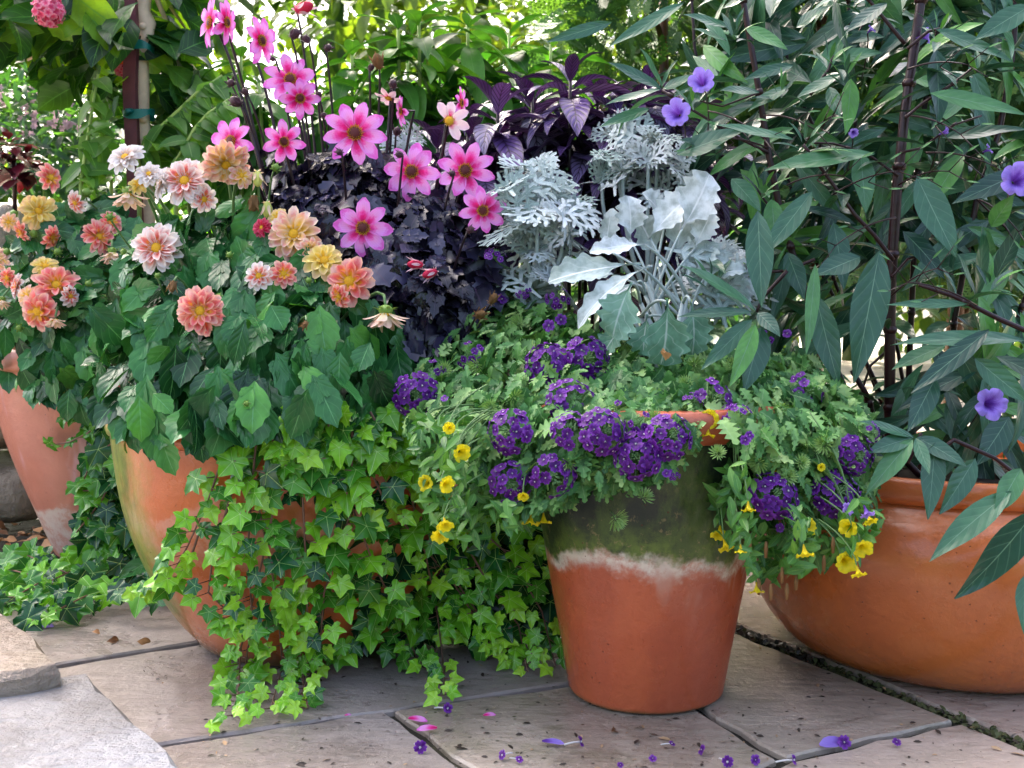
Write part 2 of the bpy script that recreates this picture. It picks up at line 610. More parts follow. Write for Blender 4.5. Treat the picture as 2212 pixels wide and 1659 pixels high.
MAT['coral'] = petal_mat('coral_petal', [(0, (.92, .58, .01)), (.28, (.93, .46, .04)), (.50, (.90, .17, .14)), (.72, (.92, .28, .29)), (1, (.94, .62, .55))], (.94, .60, .42), .65, .35)
MAT['peach'] = petal_mat('peach_petal', [(0, (.92, .56, .01)), (.32, (.93, .60, .10)), (.58, (.93, .62, .32)), (.80, (.92, .44, .40)), (1, (.94, .72, .64))], (.94, .80, .58), .7, .25)
MAT['yellow_pet'] = petal_mat('yellow_petal', [(0, (.85, .46, .02)), (.35, (.88, .62, .08)), (.7, (.90, .72, .22)), (1, (.90, .62, .36))], (.92, .82, .42), .65, .2)
MAT['cream'] = petal_mat('cream_petal', [(0, (.70, .76, .22)), (.3, (.86, .74, .44)), (.6, (.88, .66, .50)), (1, (.90, .60, .50))], (.92, .84, .72), .6, .3)
MAT['crimson'] = petal_mat('crimson_petal', [(0, (.7, .3, .05)), (.3, (.70, .02, .08)), (.7, (.72, .03, .12)), (1, (.80, .16, .26))], (.85, .25, .35), .5)
MAT['lavender'] = petal_mat('lavender_petal', [(0, (.10, .015, .24)), (.30, (.20, .08, .48)), (.55, (.38, .25, .80)), (1, (.45, .33, .86))], None, 0, .25, .35)
MAT['yellow_cal'] = petal_mat('yellow_trumpet', [(0, (.55, .36, .01)), (.30, (.84, .68, .01)), (1, (.88, .78, .03))], None, 0, .2, .3)
MAT['verb_pet'] = petal_mat('violet_petal', [(0, (.07, .004, .14)), (.35, (.105, .006, .20)), (.75, (.135, .010, .265)), (1, (.25, .06, .44))], None, 0, .3, .2, .45)
MAT['pink_ball'] = petal_mat('pink_ball_petal', [(0, (.75, .05, .16)), (.5, (.80, .10, .24)), (1, (.88, .35, .45))], None, 0, .2, .3)
MAT['orange_ball'] = petal_mat('orange_ball_petal', [(0, (.8, .2, .03)), (1, (.85, .16, .06))], None, 0, .2, .3)


def persian_mat():
    m, t, out = new_mat('purple_shield_leaf')
    u, v, r = leaf_attr(t)
    au = mth(t, 'ABSOLUTE', u)
    s = mth(t, 'SUBTRACT', mth(t, 'MULTIPLY', v, 9.0), mth(t, 'MULTIPLY', au, 2.2))
    fr = mth(t, 'ABSOLUTE', mth(t, 'SUBTRACT', mth(t, 'FRACT', s), .5))
    pur = ramp(t, r, [(0, (.020, .006, .030)), (.35, (.060, .026, .105)), (.7, (.125, .065, .225)), (1, (.24, .22, .32))])
    lines = mrange(t, fr, 0.03, 0.17, 1, 0)
    c = mix(t, lines, pur, (.018, .008, .025))
    c = mix(t, mrange(t, au, 0, .10, .9, 0), c, (.02, .006, .02))
    c = mix(t, mrange(t, au, .82, 1, 0, .8), c, (.03, .012, .035))
    tc = mix(t, 1.0, c, (1.5, .6, 1.2, 1), 'MULTIPLY')
    principled(t, out, c, .33, .5, mrange(t, fr, 0, .5, 0, 1), .0006, .08, tc)
    return m


MAT['persian'] = persian_mat()


def terracotta(name, base, dark, moss=None, pale=None, rough=.32, streak=.35, low_moss=0.0, mask_ang=None, wob=.09, vdark=0.0):
    # moss: (z0, z1, colour a, colour b); pale: (z0, z1, amount) a lime bloom just under the moss
    m, t, out = new_mat(name)
    ob = coords(t, 'Object')
    sp = N(t, 'ShaderNodeSeparateXYZ'); t.links.new(ob, sp.inputs[0])
    z = sp.outputs[2]
    n1 = noise(t, 7, 6, .6, ob)
    n2 = noise(t, 60, 5, .65, ob)
    ns = noise(t, 9, 4, .6, coords(t, 'Object', (1, 1, .12)))
    c = mix(t, mrange(t, n1, .3, .7, 0, .75), base, dark)
    c = mix(t, mrange(t, ns, .52, .72, 0, streak), c, (min(1, base[0] * 1.25), base[1] * 2.1, base[2] * 3.6))
    c = mix(t, mrange(t, n2, .62, .75, 0, .5), c, (dark[0] * .5, dark[1] * .45, dark[2] * .4))
    if vdark:
        nv_ = noise(t, 6, 3, .5, coords(t, 'Object', (1, 1, .25)), dist=.6)
        c = mix(t, mrange(t, nv_, .50, .62, 0, vdark), c, (dark[0] * .72, dark[1] * .78, dark[2] * .95))
    rg = mth(t, 'ADD', mrange(t, n1, .3, .7, 0, .2), rough)
    if pale:
        w_ = mth(t, 'ADD', mth(t, 'MULTIPLY', mth(t, 'SUBTRACT', noise(t, 5, 6, .65, ob), .5), wob), mth(t, 'MULTIPLY', mth(t, 'SUBTRACT', noise(t, 45, 4, .6, ob), .5), .022))
        wob_p = mth(t, 'ADD', z, mth(t, 'MULTIPLY', mth(t, 'SUBTRACT', noise(t, 7, 5, .6, ob), .5), pale[3])) if len(pale) > 3 else mth(t, 'ADD', z, w_)
        a = mrange(t, wob_p, pale[0] - .012, pale[0] + .010, 0, 1)
        b = mrange(t, wob_p, pale[1], pale[1] + .015, 1, 0)
        crust = mrange(t, noise(t, 24, 6, .75, ob), .36, .56, .25, 1)
        c = mix(t, mth(t, 'MULTIPLY', mth(t, 'MULTIPLY', mth(t, 'MULTIPLY', a, b), crust), pale[2]), c, (.74, .64, .54))
        dr = noise(t, 20, 3, .5, coords(t, 'Object', (1, 1, .10)))
        dd = mth(t, 'MULTIPLY', mrange(t, dr, .60, .68, 0, .45), mrange(t, wob_p, pale[0] - .06, pale[0], 0, 1))
        c = mix(t, mth(t, 'MULTIPLY', dd, b), c, (.60, .42, .34))
    if moss:
        w_ = mth(t, 'ADD', mth(t, 'MULTIPLY', mth(t, 'SUBTRACT', noise(t, 5, 6, .65, ob), .5), wob), mth(t, 'MULTIPLY', mth(t, 'SUBTRACT', noise(t, 45, 4, .6, ob), .5), .022))
        wob_m = mth(t, 'ADD', z, w_)
        a = mrange(t, wob_m, moss[0] - .002, moss[0] + .016, 0, 1)
        a2 = mrange(t, wob_m, moss[1], moss[1] + .03, 1, 0)
        mc = mix(t, mrange(t, noise(t, 8, 7, .75, coords(t, 'Object', (1, 1, .45))), .44, .60, 0, 1), moss[2], moss[3])
        low = mrange(t, wob_m, moss[0], moss[0] + .085, 1, 0)
        yel = mth(t, 'MULTIPLY', low, mrange(t, noise(t, 22, 6, .75, ob), .40, .62, .15, .95))
        mc = mix(t, yel, mc, (.13, .19, .024))
        mc = mix(t, mth(t, 'MULTIPLY', mrange(t, noise(t, 60, 5, .75, ob), .57, .66, 0, .8), mrange(t, wob_m, moss[0], moss[0] + .14, 1, .15)), mc, (.26, .20, .085))
        fac = mth(t, 'MULTIPLY', a, a2)
        if mask_ang is not None:     # grows on one side only
            d = N(t, 'ShaderNodeVectorMath', operation='DOT_PRODUCT')
            nv = N(t, 'ShaderNodeVectorMath', operation='NORMALIZE')
            fl = N(t, 'ShaderNodeVectorMath', operation='MULTIPLY'); fl.inputs[1].default_value = (1, 1, 0)
            t.links.new(ob, fl.inputs[0]); t.links.new(fl.outputs[0], nv.inputs[0]); t.links.new(nv.outputs[0], d.inputs[0])
            d.inputs[1].default_value = (math.cos(mask_ang), math.sin(mask_ang), 0)
            dn = mth(t, 'ADD', d.outputs['Value'], mth(t, 'MULTIPLY', mth(t, 'SUBTRACT', n1, .5), .5))
            fac = mth(t, 'MULTIPLY', fac, mrange(t, dn, .80, 1.0, 0, 1))
        c = mix(t, fac, c, mc)
        rg = mth(t, 'ADD', rg, mth(t, 'MULTIPLY', fac, .25))
    if low_moss:
        wl = mth(t, 'ADD', z, mth(t, 'MULTIPLY', mth(t, 'SUBTRACT', n1, .5), low_moss * 1.3))
        c = mix(t, mrange(t, wl, 0, low_moss, .85, 0), c, (.07, .075, .022))
    vo = N(t, 'ShaderNodeTexVoronoi'); vo.inputs['Scale'].default_value = 70
    t.links.new(ob, vo.inputs['Vector'])
    pore = mth(t, 'MULTIPLY', mrange(t, vo.outputs['Distance'], .05, .13, 1, 0), mrange(t, noise(t, 14, 2, .5, ob), .5, .62, 0, 1))
    c = mix(t, mth(t, 'MULTIPLY', pore, .7), c, (dark[0] * .3, dark[1] * .3, dark[2] * .3))
    hb = mth(t, 'SUBTRACT', mth(t, 'ADD', mth(t, 'MULTIPLY', n2, .4), n1), mth(t, 'MULTIPLY', pore, .3))
    principled(t, out, c, rg, .38, hb, .004, coat=.30)
    return m


def stone_mat(name, a, b, dark, wet=.35, bump=.004, moss=0.0, speck=.5, scale=1.0, seed=0):
    m, t, out = new_mat(name)
    ob = coords(t, 'Object')
    mp = N(t, 'ShaderNodeMapping'); mp.inputs['Location'].default_value = (seed * 3.1, seed * 1.7, 0)
    t.links.new(ob, mp.inputs[0]); ob = mp.outputs[0]
    n1 = noise(t, 3.2 * scale, 7, .62, ob, dist=.4)
    n2 = noise(t, 24 * scale, 6, .65, ob)
    st = N(t, 'ShaderNodeMapping'); st.inputs['Scale'].default_value = (1.0, 3.0, 1.0); st.inputs['Rotation'].default_value = (0, 0, .3)
    t.links.new(ob, st.inputs[0])
    n3 = noise(t, 16 * scale, 5, .6, st.outputs[0])
    c = mix(t, mrange(t, n1, .34, .66), a, b)
    c = mix(t, mrange(t, n3, .55, .75, 0, .5), c, dark)
    vo = N(t, 'ShaderNodeTexVoronoi'); vo.inputs['Scale'].default_value = 34 * scale
    t.links.new(ob, vo.inputs['Vector'])
    sp = mrange(t, vo.outputs['Distance'], .06, .14, speck, 0)
    gate = mrange(t, noise(t, 9 * scale, 2, .5, ob), .5, .6, 0, 1)
    c = mix(t, mth(t, 'MULTIPLY', sp, gate), c, (dark[0] * .3, dark[1] * .3, dark[2] * .3))
    if moss:
        c = mix(t, mrange(t, noise(t, 5 * scale, 6, .7, ob), .52, .66, 0, moss), c, (.10, .105, .035))
    rg = mth(t, 'ADD', mrange(t, n1, .3, .7, 0, .28), mth(t, 'ADD', mth(t, 'MULTIPLY', n2, .25), wet - .12))
    n4 = noise(t, 2.1 * scale, 8, .7, ob, dist=1.2)
    damp = mrange(t, n4, .50, .57, 0, 1)
    c = mix(t, mth(t, 'MULTIPLY', damp, .45), c, mix(t, 1.0, c, (.55, .52, .50, 1), 'MULTIPLY'))
    c = mix(t, mrange(t, noise(t, 55 * scale, 4, .7, ob), .58, .70, 0, .4), c, (min(1, a[0] * 1.35), min(1, a[1] * 1.35), min(1, a[2] * 1.35)))
    rg = mth(t, 'SUBTRACT', rg, mth(t, 'MULTIPLY', damp, .12))
    hb = mth(t, 'ADD', mth(t, 'MULTIPLY', n3, .5), mth(t, 'ADD', n1, mth(t, 'MULTIPLY', n2, .6)))
    principled(t, out, c, rg, .5, hb, bump)
    return m



# ------------------------------------------------------------------ ground, paving, steps
def clip_inset(poly, d):
    # poly: counter-clockwise 2-D points; move each edge inwards by d
    n = len(poly)
    A = sum(poly[i][0] * poly[(i + 1) % n][1] - poly[(i + 1) % n][0] * poly[i][1] for i in range(n))
    if A < 0:
        poly = poly[::-1]
    out = []
    for i in range(n):
        p0, p1, p2 = Vector(poly[i - 1]), Vector(poly[i]), Vector(poly[(i + 1) % n])
        e1 = (p1 - p0).normalized(); e2 = (p2 - p1).normalized()
        n1 = Vector((-e1.y, e1.x)); n2 = Vector((-e2.y, e2.x))
        b = (n1 + n2)
        b = b.normalized() / max(.35, b.normalized().dot(n1))
        out.append(p1 + b * d)
    return out


def slab(name, poly, mat, inset=.008, top=0.0, thick=.05, seed=0, rough=.0025, bev=.0028, kind='structure'):
    r = random.Random(seed)
    pl = clip_inset([tuple(p) for p in poly], inset)
    pts = []
    n = len(pl)
    for i in range(n):
        a, b = pl[i], pl[(i + 1) % n]
        L = (b - a).length
        k = max(1, int(L / .045))
        nv = Vector((-(b - a).y, (b - a).x)).normalized()
        for j in range(k):
            q = a + (b - a) * (j / k)
            q = q + nv * (r.gauss(0, rough) if j else 0)
            pts.append(q)
    cen = sum(pts, Vector((0, 0))) / len(pts)
    m = len(pts)
    V = []; F = []
    for q in pts: V.append((q.x, q.y, top - thick))
    for q in pts: V.append((q.x, q.y, top - bev - r.uniform(0, bev * .7)))
    for i in range(m):
        a, b = pts[i - 1], pts[(i + 1) % m]
        nv = Vector((-(b - a).y, (b - a).x)).normalized()
        q = pts[i] + nv * (bev * r.uniform(.6, 1.5))
        V.append((q.x, q.y, top))
    for s_ in (0, 1):
        for i in range(m):
            j = (i + 1) % m
            F.append((s_ * m + i, s_ * m + j, (s_ + 1) * m + j, (s_ + 1) * m + i))
    F.append(tuple(range(2 * m, 3 * m)))
    mb = MB(); mb.poly(V, F)
    o = mb.build(name, mat, None, smooth=False)
    if kind: o['kind'] = kind
    return o


def quad_sheet(name, x0, x1, y0, y1, z, mat):
    mb = MB(); mb.poly([(x0, y0, z), (x1, y0, z), (x1, y1, z), (x0, y1, z)], [(0, 1, 2, 3)])
    o = mb.build(name, mat, None, smooth=False)
    o['kind'] = 'structure'
    return o


MAT['ground'] = stone_mat('ground_soil', (.030, .022, .015), (.050, .042, .022), (.010, .008, .006), .6, .01, .5)
quad_sheet('ground', -60, 60, -40, 90, -.048, MAT['ground'])
MAT['joint'] = stone_mat('joint_soil', (.022, .019, .013), (.034, .032, .016), (.008, .007, .005), .95, .006, .5)
quad_sheet('joint_soil', -5, 6, -1.2, 2.81, -.010, MAT['joint'])
MAT['lawn'] = stone_mat('lawn_grass', (.10, .20, .03), (.16, .26, .05), (.04, .09, .02), .7, .02)
quad_sheet('lawn', -30, -1.0, 4.6, 60, -.035, MAT['lawn'])
MAT['terrace'] = stone_mat('terrace_stone', (.40, .345, .27), (.46, .40, .32), (.28, .24, .18), .55, .003)
quad_sheet('terrace', .62, 16, 2.66, 14, -.012, MAT['terrace'])

S1 = stone_mat('violet_sandstone', (.365, .315, .285), (.265, .228, .200), (.11, .092, .080), .24, .007, .10, .75, 1, 1)
S2 = stone_mat('buff_sandstone', (.430, .362, .292), (.285, .240, .188), (.13, .105, .075), .20, .007, .35, .9, 1, 2)
S3 = stone_mat('warm_sandstone', (.480, .395, .325), (.375, .305, .245), (.18, .14, .105), .24, .007, .15, .85, 1, 3)


def gp(*pts):
    return [tuple(G(x, y)[:2]) for x, y in pts]


slab('paving_slab', gp((-500, 1535), (440, 1385), (1340, 1262), (1290, 1190), (-500, 1250)), S1, seed=1)
slab('paving_slab', gp((-500, 1540), (440, 1388), (1340, 1264), (1384, 1454), (365, 1606), (-500, 1750)), S1, seed=2)
slab('paving_slab', gp((-500, 1750), (365, 1606), (832, 1532), (1400, 1948), (1200, 2600), (-900, 2600)), S1, seed=3)
slab('paving_slab', gp((832, 1532), (1384, 1454), (1697, 1641), (1600, 1690), (1400, 1948)), S2, seed=4, inset=.010)
slab('paving_slab', gp((1384, 1454), (1697, 1641), (2075, 1558), (1340, 1264)), S2, seed=5)
slab('paving_slab', gp((1697, 1641), (2075, 1558), (2760, 1845), (3000, 2400), (1200, 2600), (1400, 1948), (1600, 1690)), S3, seed=6)
slab('paving_slab', gp((1320, 1240), (1640, 1370), (2240, 1612), (2830, 1850), (3600, 1500), (3000, 1260), (1700, 1190)), S3, seed=7)
slab('paving_slab', [(-1.05, 2.62), (.60, 2.62), (.60, 2.80), (-1.1, 2.82)], S1, seed=8)
slab('paving_slab', [(-4.5, -.4), (-4.5, 2.6), (-1.62, 2.6), (-1.18, 1.2), (-.9, -.4)], S1, seed=9, top=-.004)

ST1 = stone_mat('pale_step_stone', (.335, .335, .350), (.235, .225, .220), (.11, .10, .09), .42, .022, .0, .9, 1.3, 5)
ST2 = stone_mat('tan_step_stone', (.330, .262, .205), (.22, .18, .145), (.10, .08, .062), .40, .02, .15, .7, 1.3, 6)


def gz(z, *pts):
    return [tuple(G(x, y, z)[:2]) for x, y in pts]


slab('stone_step', gz(.035, (-700, 1560), (60, 1472), (188, 1452), (425, 1672), (760, 1978), (-600, 2400)), ST1, inset=0, top=.035, thick=.07, seed=11, rough=.0014, bev=.010)
slab('stone_step', gz(.070, (-700, 1330), (-5, 1306), (118, 1412), (130, 1434), (60, 1449), (-700, 1560)), ST2, inset=0, top=.070, thick=.11, seed=12, rough=.0018, bev=.010)

# soil and moss in the wide joint
mb = MB()
r_ = random.Random(5)
for i in range(900):
    t = r_.random()
    a = G(1560, 1346); b = G(2330, 1655)
    p = a + (b - a) * t + np.array([r_.gauss(0, .008), r_.gauss(0, .006), -.016 + r_.random() * .014])
    g = t > .35 or r_.random() < .15
    mb.add(T_quad, p, (r_.gauss(0, 1), r_.gauss(0, 1), .7), (r_.gauss(0, .4), r_.gauss(0, .4), 1), .010 if g else .012, .008, .3, r_.random(), 0 if g else 1)
o = mb.build('joint_moss', [flat_mat('joint_moss', (.075, .085, .03), .8), flat_mat('joint_grit', (.05, .042, .036), .35, .6)], None)
setp(o, 'dark wet grit and green moss filling the wide paving joint', 'moss', None, 'stuff')

# ------------------------------------------------------------------ low wall of rough rocks behind the tall pot
from mathutils import noise as mnoise


def rock(cx, cy, cz, sx, sy, sz, seed):
    V = []; F = []
    nu, nv = 20, 12
    for j in range(nv + 1):
        ph = PI * j / nv
        for i in range(nu):
            th = 2 * PI * i / nu
            d = np.array([math.sin(ph) * math.cos(th), math.sin(ph) * math.sin(th), math.cos(ph)])
            d = np.sign(d) * np.abs(d) ** .45          # boxy
            k = 1 + .10 * mnoise.noise(Vector(d * 1.7) + Vector((seed * 3.1, 0, 0))) + .05 * mnoise.noise(Vector(d * 5) + Vector((0, seed * 2.3, 0)))
            V.append((cx + d[0] * sx * k, cy + d[1] * sy * k, cz + d[2] * sz * k))
    for j in range(nv):
        for i in range(nu):
            i2 = (i + 1) % nu
            F.append((j * nu + i, (j + 1) * nu + i, (j + 1) * nu + i2, j * nu + i2))
    return V, F


ROCK = stone_mat('mossy_rock', (.30, .245, .175), (.20, .165, .115), (.07, .06, .045), .35, .02, .55, .3, 1.2, 8)
ROCKP = stone_mat('pale_rock', (.50, .43, .34), (.40, .34, .28), (.22, .18, .14), .6, .02, .1, .3, 1.2, 9)
wall = thing('stone_wall', 'low dry stone wall of mossy rocks behind the tall tapered pot', 'wall', (-1.7, 3.0, 0))
k = 0
for row, (z0, z1) in enumerate(((0.0, .17), (.19, .44), (.45, .66), (.67, .86))):
    x = -3.3
    while x < -1.28:
        wd = random.uniform(.28, .5)
        x1 = min(x + wd, -1.20 - .02 * row)
        mb = MB(); V, F = rock((x + x1) / 2, 3.02, (z0 + z1) / 2, (x1 - x) / 2 * .93, .22, (z1 - z0) / 2 * .92, k)
        mb.poly(V, F)
        mb.build('rock', ROCKP if row == 3 else ROCK, wall)
        x = x1 + .012; k += 1

# ------------------------------------------------------------------ pots
def lathe(mb, prof, seg=96, wob=.004, seed=0):
    V = []; F = []
    n = len(prof)
    for j, (r, z) in enumerate(prof):
        for i in range(seg):
            th = 2 * PI * i / seg
            k = 1 + wob / .2 * mnoise.noise(Vector((math.cos(th) * 1.5, math.sin(th) * 1.5, z * 5 + seed * 7.3)))
            V.append((r * k * math.cos(th), r * k * math.sin(th), z))
    for j in range(n - 1):
        for i in range(seg):
            i2 = (i + 1) % seg
            F.append((j * seg + i, j * seg + i2, (j + 1) * seg + i2, (j + 1) * seg + i))
    if prof[0][0] > 0.01:
        F.append(tuple(range(seg - 1, -1, -1)))
    mb.poly(V, F)


def smooth_prof(p, k=4):
    out = []
    n = len(p)
    for i in range(n - 1):
        p0, p1, p2, p3 = p[max(i - 1, 0)], p[i], p[i + 1], p[min(i + 2, n - 1)]
        for j in range(k):
            t = j / k
            out.append(tuple(.5 * (2 * b + (c - a) * t + (2 * a - 5 * b + 4 * c - d) * t * t + (3 * b - a - 3 * c + d) * t ** 3) for a, b, c, d in zip(p0, p1, p2, p3)))
    out.append(p[-1])
    return out


def pot(label, cx, cy, body, rim, soil_r, soil_z, mat, rimmat=None, seed=0):
    t = thing('terracotta_pot', label, 'plant pot', (cx, cy, 0.0), 'terracotta pots on the paving')
    for nm, prof, m_ in (('pot_body', smooth_prof(body), mat), ('rim', rim, rimmat or mat)):
        mb = MB(); lathe(mb, prof, 96, .0035, seed)
        o = bpy.data.objects.new(nm, mb.mesh(nm, m_)); COL.objects.link(o); o.parent = t
    mb = MB()
    V = [(0, 0, soil_z + .02)]; F = []
    for j in range(1, 7):
        for i in range(40):
            th = 2 * PI * i / 40; r = soil_r * j / 6
            V.append((r * math.cos(th), r * math.sin(th), soil_z + .02 * (1 - j / 6) + .006 * mnoise.noise(Vector((r * 30 * math.cos(th), r * 30 * math.sin(th), seed)))))
    for i in range(40):
        F.append((0, 1 + i, 1 + (i + 1) % 40))
    for j in range(5):
        for i in range(40):
            i2 = (i + 1) % 40
            F.append((1 + j * 40 + i, 1 + (j + 1) * 40 + i, 1 + (j + 1) * 40 + i2, 1 + j * 40 + i2))
    mb.poly(V, F)
    o = bpy.data.objects.new('soil', mb.mesh('soil', MAT['soil'])); COL.objects.link(o); o.parent = t
    return t


CP = np.array([P(1393, 1500, 1.69)[0], 1.69, 0]); IP = np.array([P(655, 1200, 1.95)[0], 1.95, 0])
LP = np.array([P(232, 1000, 2.60)[0], 2.60, 0]); BP = np.array([P(2050, 1250, 1.89)[0], 1.89, 0])

m_c = terracotta('mossy_pot_clay', (.52, .115, .044), (.40, .072, .030), moss=(.228, 9, (.005, .014, .009), (.050, .085, .016)), pale=(.216, .236, .95), rough=.18, low_moss=.012, wob=.14, vdark=.25)
m_cr = terracotta('mossy_pot_rim', (.48, .115, .046), (.38, .08, .034), rough=.25)
pot('tapered terracotta pot, its upper half black and green with moss', CP[0], CP[1],
    [(.108, 0), (.120, .004), (.124, .02), (.138, .10), (.152, .18), (.169, .28), (.184, .36), (.193, .415)],
    [(.193, .412), (.203, .415), (.207, .425), (.208, .448), (.204, .459), (.196, .462), (.186, .458), (.182, .44), (.176, .36)], .178, .42, m_c, m_cr, 1)
m_i = terracotta('ivy_pot_clay', (.60, .145, .030), (.48, .10, .026), moss=(.02, .40, (.10, .14, .012), (.22, .25, .035)), pale=(.20, .27, .22, .22), rough=.18, low_moss=.045, mask_ang=math.radians(196))
pot('wide rounded terracotta pot largely hidden behind trailing ivy', IP[0], IP[1],
    [(.165, 0), (.178, .006), (.190, .02), (.222, .06), (.256, .12), (.289, .20), (.310, .28), (.320, .35), (.322, .385)],
    [(.322, .383), (.328, .387), (.330, .395), (.328, .405), (.322, .410), (.314, .408), (.306, .395), (.298, .33)], .305, .385, m_i, None, 2)
m_l = terracotta('tall_pot_clay', (.60, .235, .155), (.48, .165, .11), pale=(.02, .12, .75, .14), rough=.30, streak=.9)
pot('tall tapered pink terracotta pot with pale streaks, farthest back', LP[0], LP[1],
    [(.11, 0), (.122, .005), (.130, .02), (.160, .10), (.195, .20), (.225, .30), (.245, .39), (.255, .45)],
    [(.255, .447), (.268, .452), (.272, .465), (.271, .49), (.264, .498), (.252, .498), (.244, .485), (.236, .40)], .24, .455, m_l, None, 3)
m_b = terracotta('bowl_clay', (.58, .165, .046), (.47, .115, .036), rough=.17, streak=.30, vdark=.65)
pot('broad smooth orange terracotta bowl with a low rolled rim', BP[0], BP[1],
    [(.215, 0), (.235, .003), (.262, .016), (.290, .04), (.322, .085), (.346, .14), (.358, .195), (.355, .24), (.338, .272), (.312, .292), (.300, .306)],
    [(.302, .302), (.309, .305), (.311, .320), (.311, .336), (.307, .342), (.298, .343), (.290, .337), (.284, .30)], .29, .30, m_b, None, 4)


# ------------------------------------------------------------------ foliage helpers
def rv(s=1.0):
    return RN.normal(0, s, 3)


def dome(mb, poly, n, Yf, tpls, Lr, asp, C, seed, up=.55, cam_=.4, out=.5, down=.35, jit=.05, nr=.35, fr=.5, bend=(.2, .9), rnd=None, z_min=.02, mat=0):
    r = random.Random(seed)
    for dx, dy in sample(poly, n, seed):
        Y = Yf(dx, dy) + r.uniform(-jit, jit)
        p = P(dx, dy, Y)
        if p[2] < z_min:
            continue
        o = p - C; o[2] = 0; o = nrmz(o)
        nn = nrmz(o * .35 + np.array([0, -cam_, up]) + rv(nr))
        dn = down(dx, dy) if callable(down) else down
        f = nrmz(o * out + np.array([0, 0, -dn]) + rv(fr))
        f = nrmz(f - nn * f.dot(nn))
        L = r.uniform(*Lr)
        rd = r.random() if rnd is None else rnd(r, dx, dy)
        mb.add(r.choice(tpls), p - f * L * .5, f, nn, L, L * asp * r.uniform(.85, 1.15), r.uniform(*bend), rd, mat, r.gauss(0, .05))


def curve3(a, b, c, n=8):
    a, b, c = map(np.asarray, (a, b, c))
    return [a * (1 - t) ** 2 + b * 2 * t * (1 - t) + c * t * t for t in np.linspace(0, 1, n)]


def rosette(mb, p, n, L, asp, tpl, rnd, seed, el=(1.2, -.3), bend=(.5, 1.2), tilt=(0, 0, 1), r0=.006, mat=0, layers=True):
    r = random.Random(seed)
    Z = nrmz(tilt)
    X = nrmz(np.cross(Z, [0.2, .9, .1])); Yv = np.cross(Z, X)
    a0 = r.random() * 6.28
    for i in range(n):
        t = i / max(1, n - 1)
        az = a0 + i * 2.4 + r.gauss(0, .15)
        e = el[0] + (el[1] - el[0]) * t + r.gauss(0, .12)
        d = math.cos(az) * X + math.sin(az) * Yv
        f = math.cos(e) * d + math.sin(e) * Z
        nn = math.cos(e) * Z - math.sin(e) * d
        l = L * (.55 + .45 * t) * r.uniform(.85, 1.12)
        rd = rnd(r, t) if callable(rnd) else r.random()
        q = np.asarray(p) + d * r0 - Z * (t * L * .35)
        mb.add(tpl, q, f, nn + rv(.12), l, l * asp * r.uniform(.88, 1.12), r.uniform(*bend), rd, mat, r.gauss(0, .06))


def face_R(yaw, pitch, spin=0.0):
    y, p = math.radians(yaw), math.radians(pitch)
    d = Vector((math.sin(y) * math.cos(p), -math.cos(y) * math.cos(p), math.sin(p)))
    q = d.to_track_quat('Z', 'Y').to_matrix()
    return q @ Matrix.Rotation(spin, 3, 'Z'), np.array(d)


# ------------------------------------------------------------------ flower meshes (radius 1, facing +Z)
def petals(mb, T, n, r0, L, W, elev, bend, ph, seed, jit=.10, z0=0.0, skip=(), vs=1.0):
    r = random.Random(seed)
    for i in range(n):
        if i in skip: continue
        a = ph + 2 * PI * i / n + r.gauss(0, jit * .6)
        e = elev + r.gauss(0, jit)
        d = np.array([math.cos(a), math.sin(a), 0]); Z = np.array([0, 0, 1.])
        f = math.cos(e) * d + math.sin(e) * Z
        nn = math.cos(e) * Z - math.sin(e) * d + np.cross(f, Z) * r.gauss(0, .10)
        mb.add(T, d * r0 + Z * z0, f, nn, L * r.uniform(.92, 1.06), W * r.uniform(.92, 1.08), bend + r.gauss(0, .12), r.random(), 0, r.gauss(0, .03), vs)


def cone(mb, p, d, L, r, mat, rnd=.5):
    p = np.asarray(p, float); d = nrmz(d)
    a = nrmz(np.cross(d, [.3, .8, .5])); b = np.cross(d, a)
    V = [p + r * (math.cos(t) * a + math.sin(t) * b) for t in (0, 2.1, 4.2)] + [p + d * L]
    mb.poly(V, [(0, 1, 3), (1, 2, 3), (2, 0, 3)], rnd, mat)


def ball(mb, c, rx, rz, mat=0, nu=12, nv=8, rnd=.5, axis=None):
    V = []; F = []
    for j in range(nv + 1):
        ph = PI * j / nv
        for i in range(nu):
            th = 2 * PI * i / nu
            V.append((c[0] + rx * math.sin(ph) * math.cos(th), c[1] + rx * math.sin(ph) * math.sin(th), c[2] + rz * math.cos(ph)))
    for j in range(nv):
        for i in range(nu):
            i2 = (i + 1) % nu
            F.append((j * nu + i, (j + 1) * nu + i, (j + 1) * nu + i2, j * nu + i2))
    mb.poly(V, F, rnd, mat)


def disc_mesh(r, dark):
    mb = MB()
    ball(mb, (0, 0, .05 if dark else .10), r * (.9 if dark else .82), r * .5, 1 if dark else 0)
    for i in range(70):
        t = (i + .5) / 70
        if dark and t < .30: continue
        rr = r * math.sqrt(t); a = i * 2.39996
        h = .5 * r * math.sqrt(max(0, 1 - t * .8))
        d = (math.cos(a) * t * .9, math.sin(a) * t * .9, 1)
        cone(mb, (rr * math.cos(a), rr * math.sin(a), h * .9), d, r * (.42 if dark else .30), r * .12, 0, random.random())
    return mb.mesh('disc', [MAT['disc_yellow'], MAT['disc_dark']], smooth=False)


def calyx_mesh():
    mb = MB()
    ball(mb, (0, 0, -.12), .30, .22)
    for i in range(7):
        a = i * .9
        d = np.array([math.cos(a), math.sin(a), 0])
        mb.add(T_ovate, d * .22 + np.array([0, 0, -.10]), d * .8 + np.array([0, 0, -.5]), np.array([0, 0, -1.]) + d * .3, .34, .18, .5)
    return mb.mesh('calyx', MAT['bud_green'])


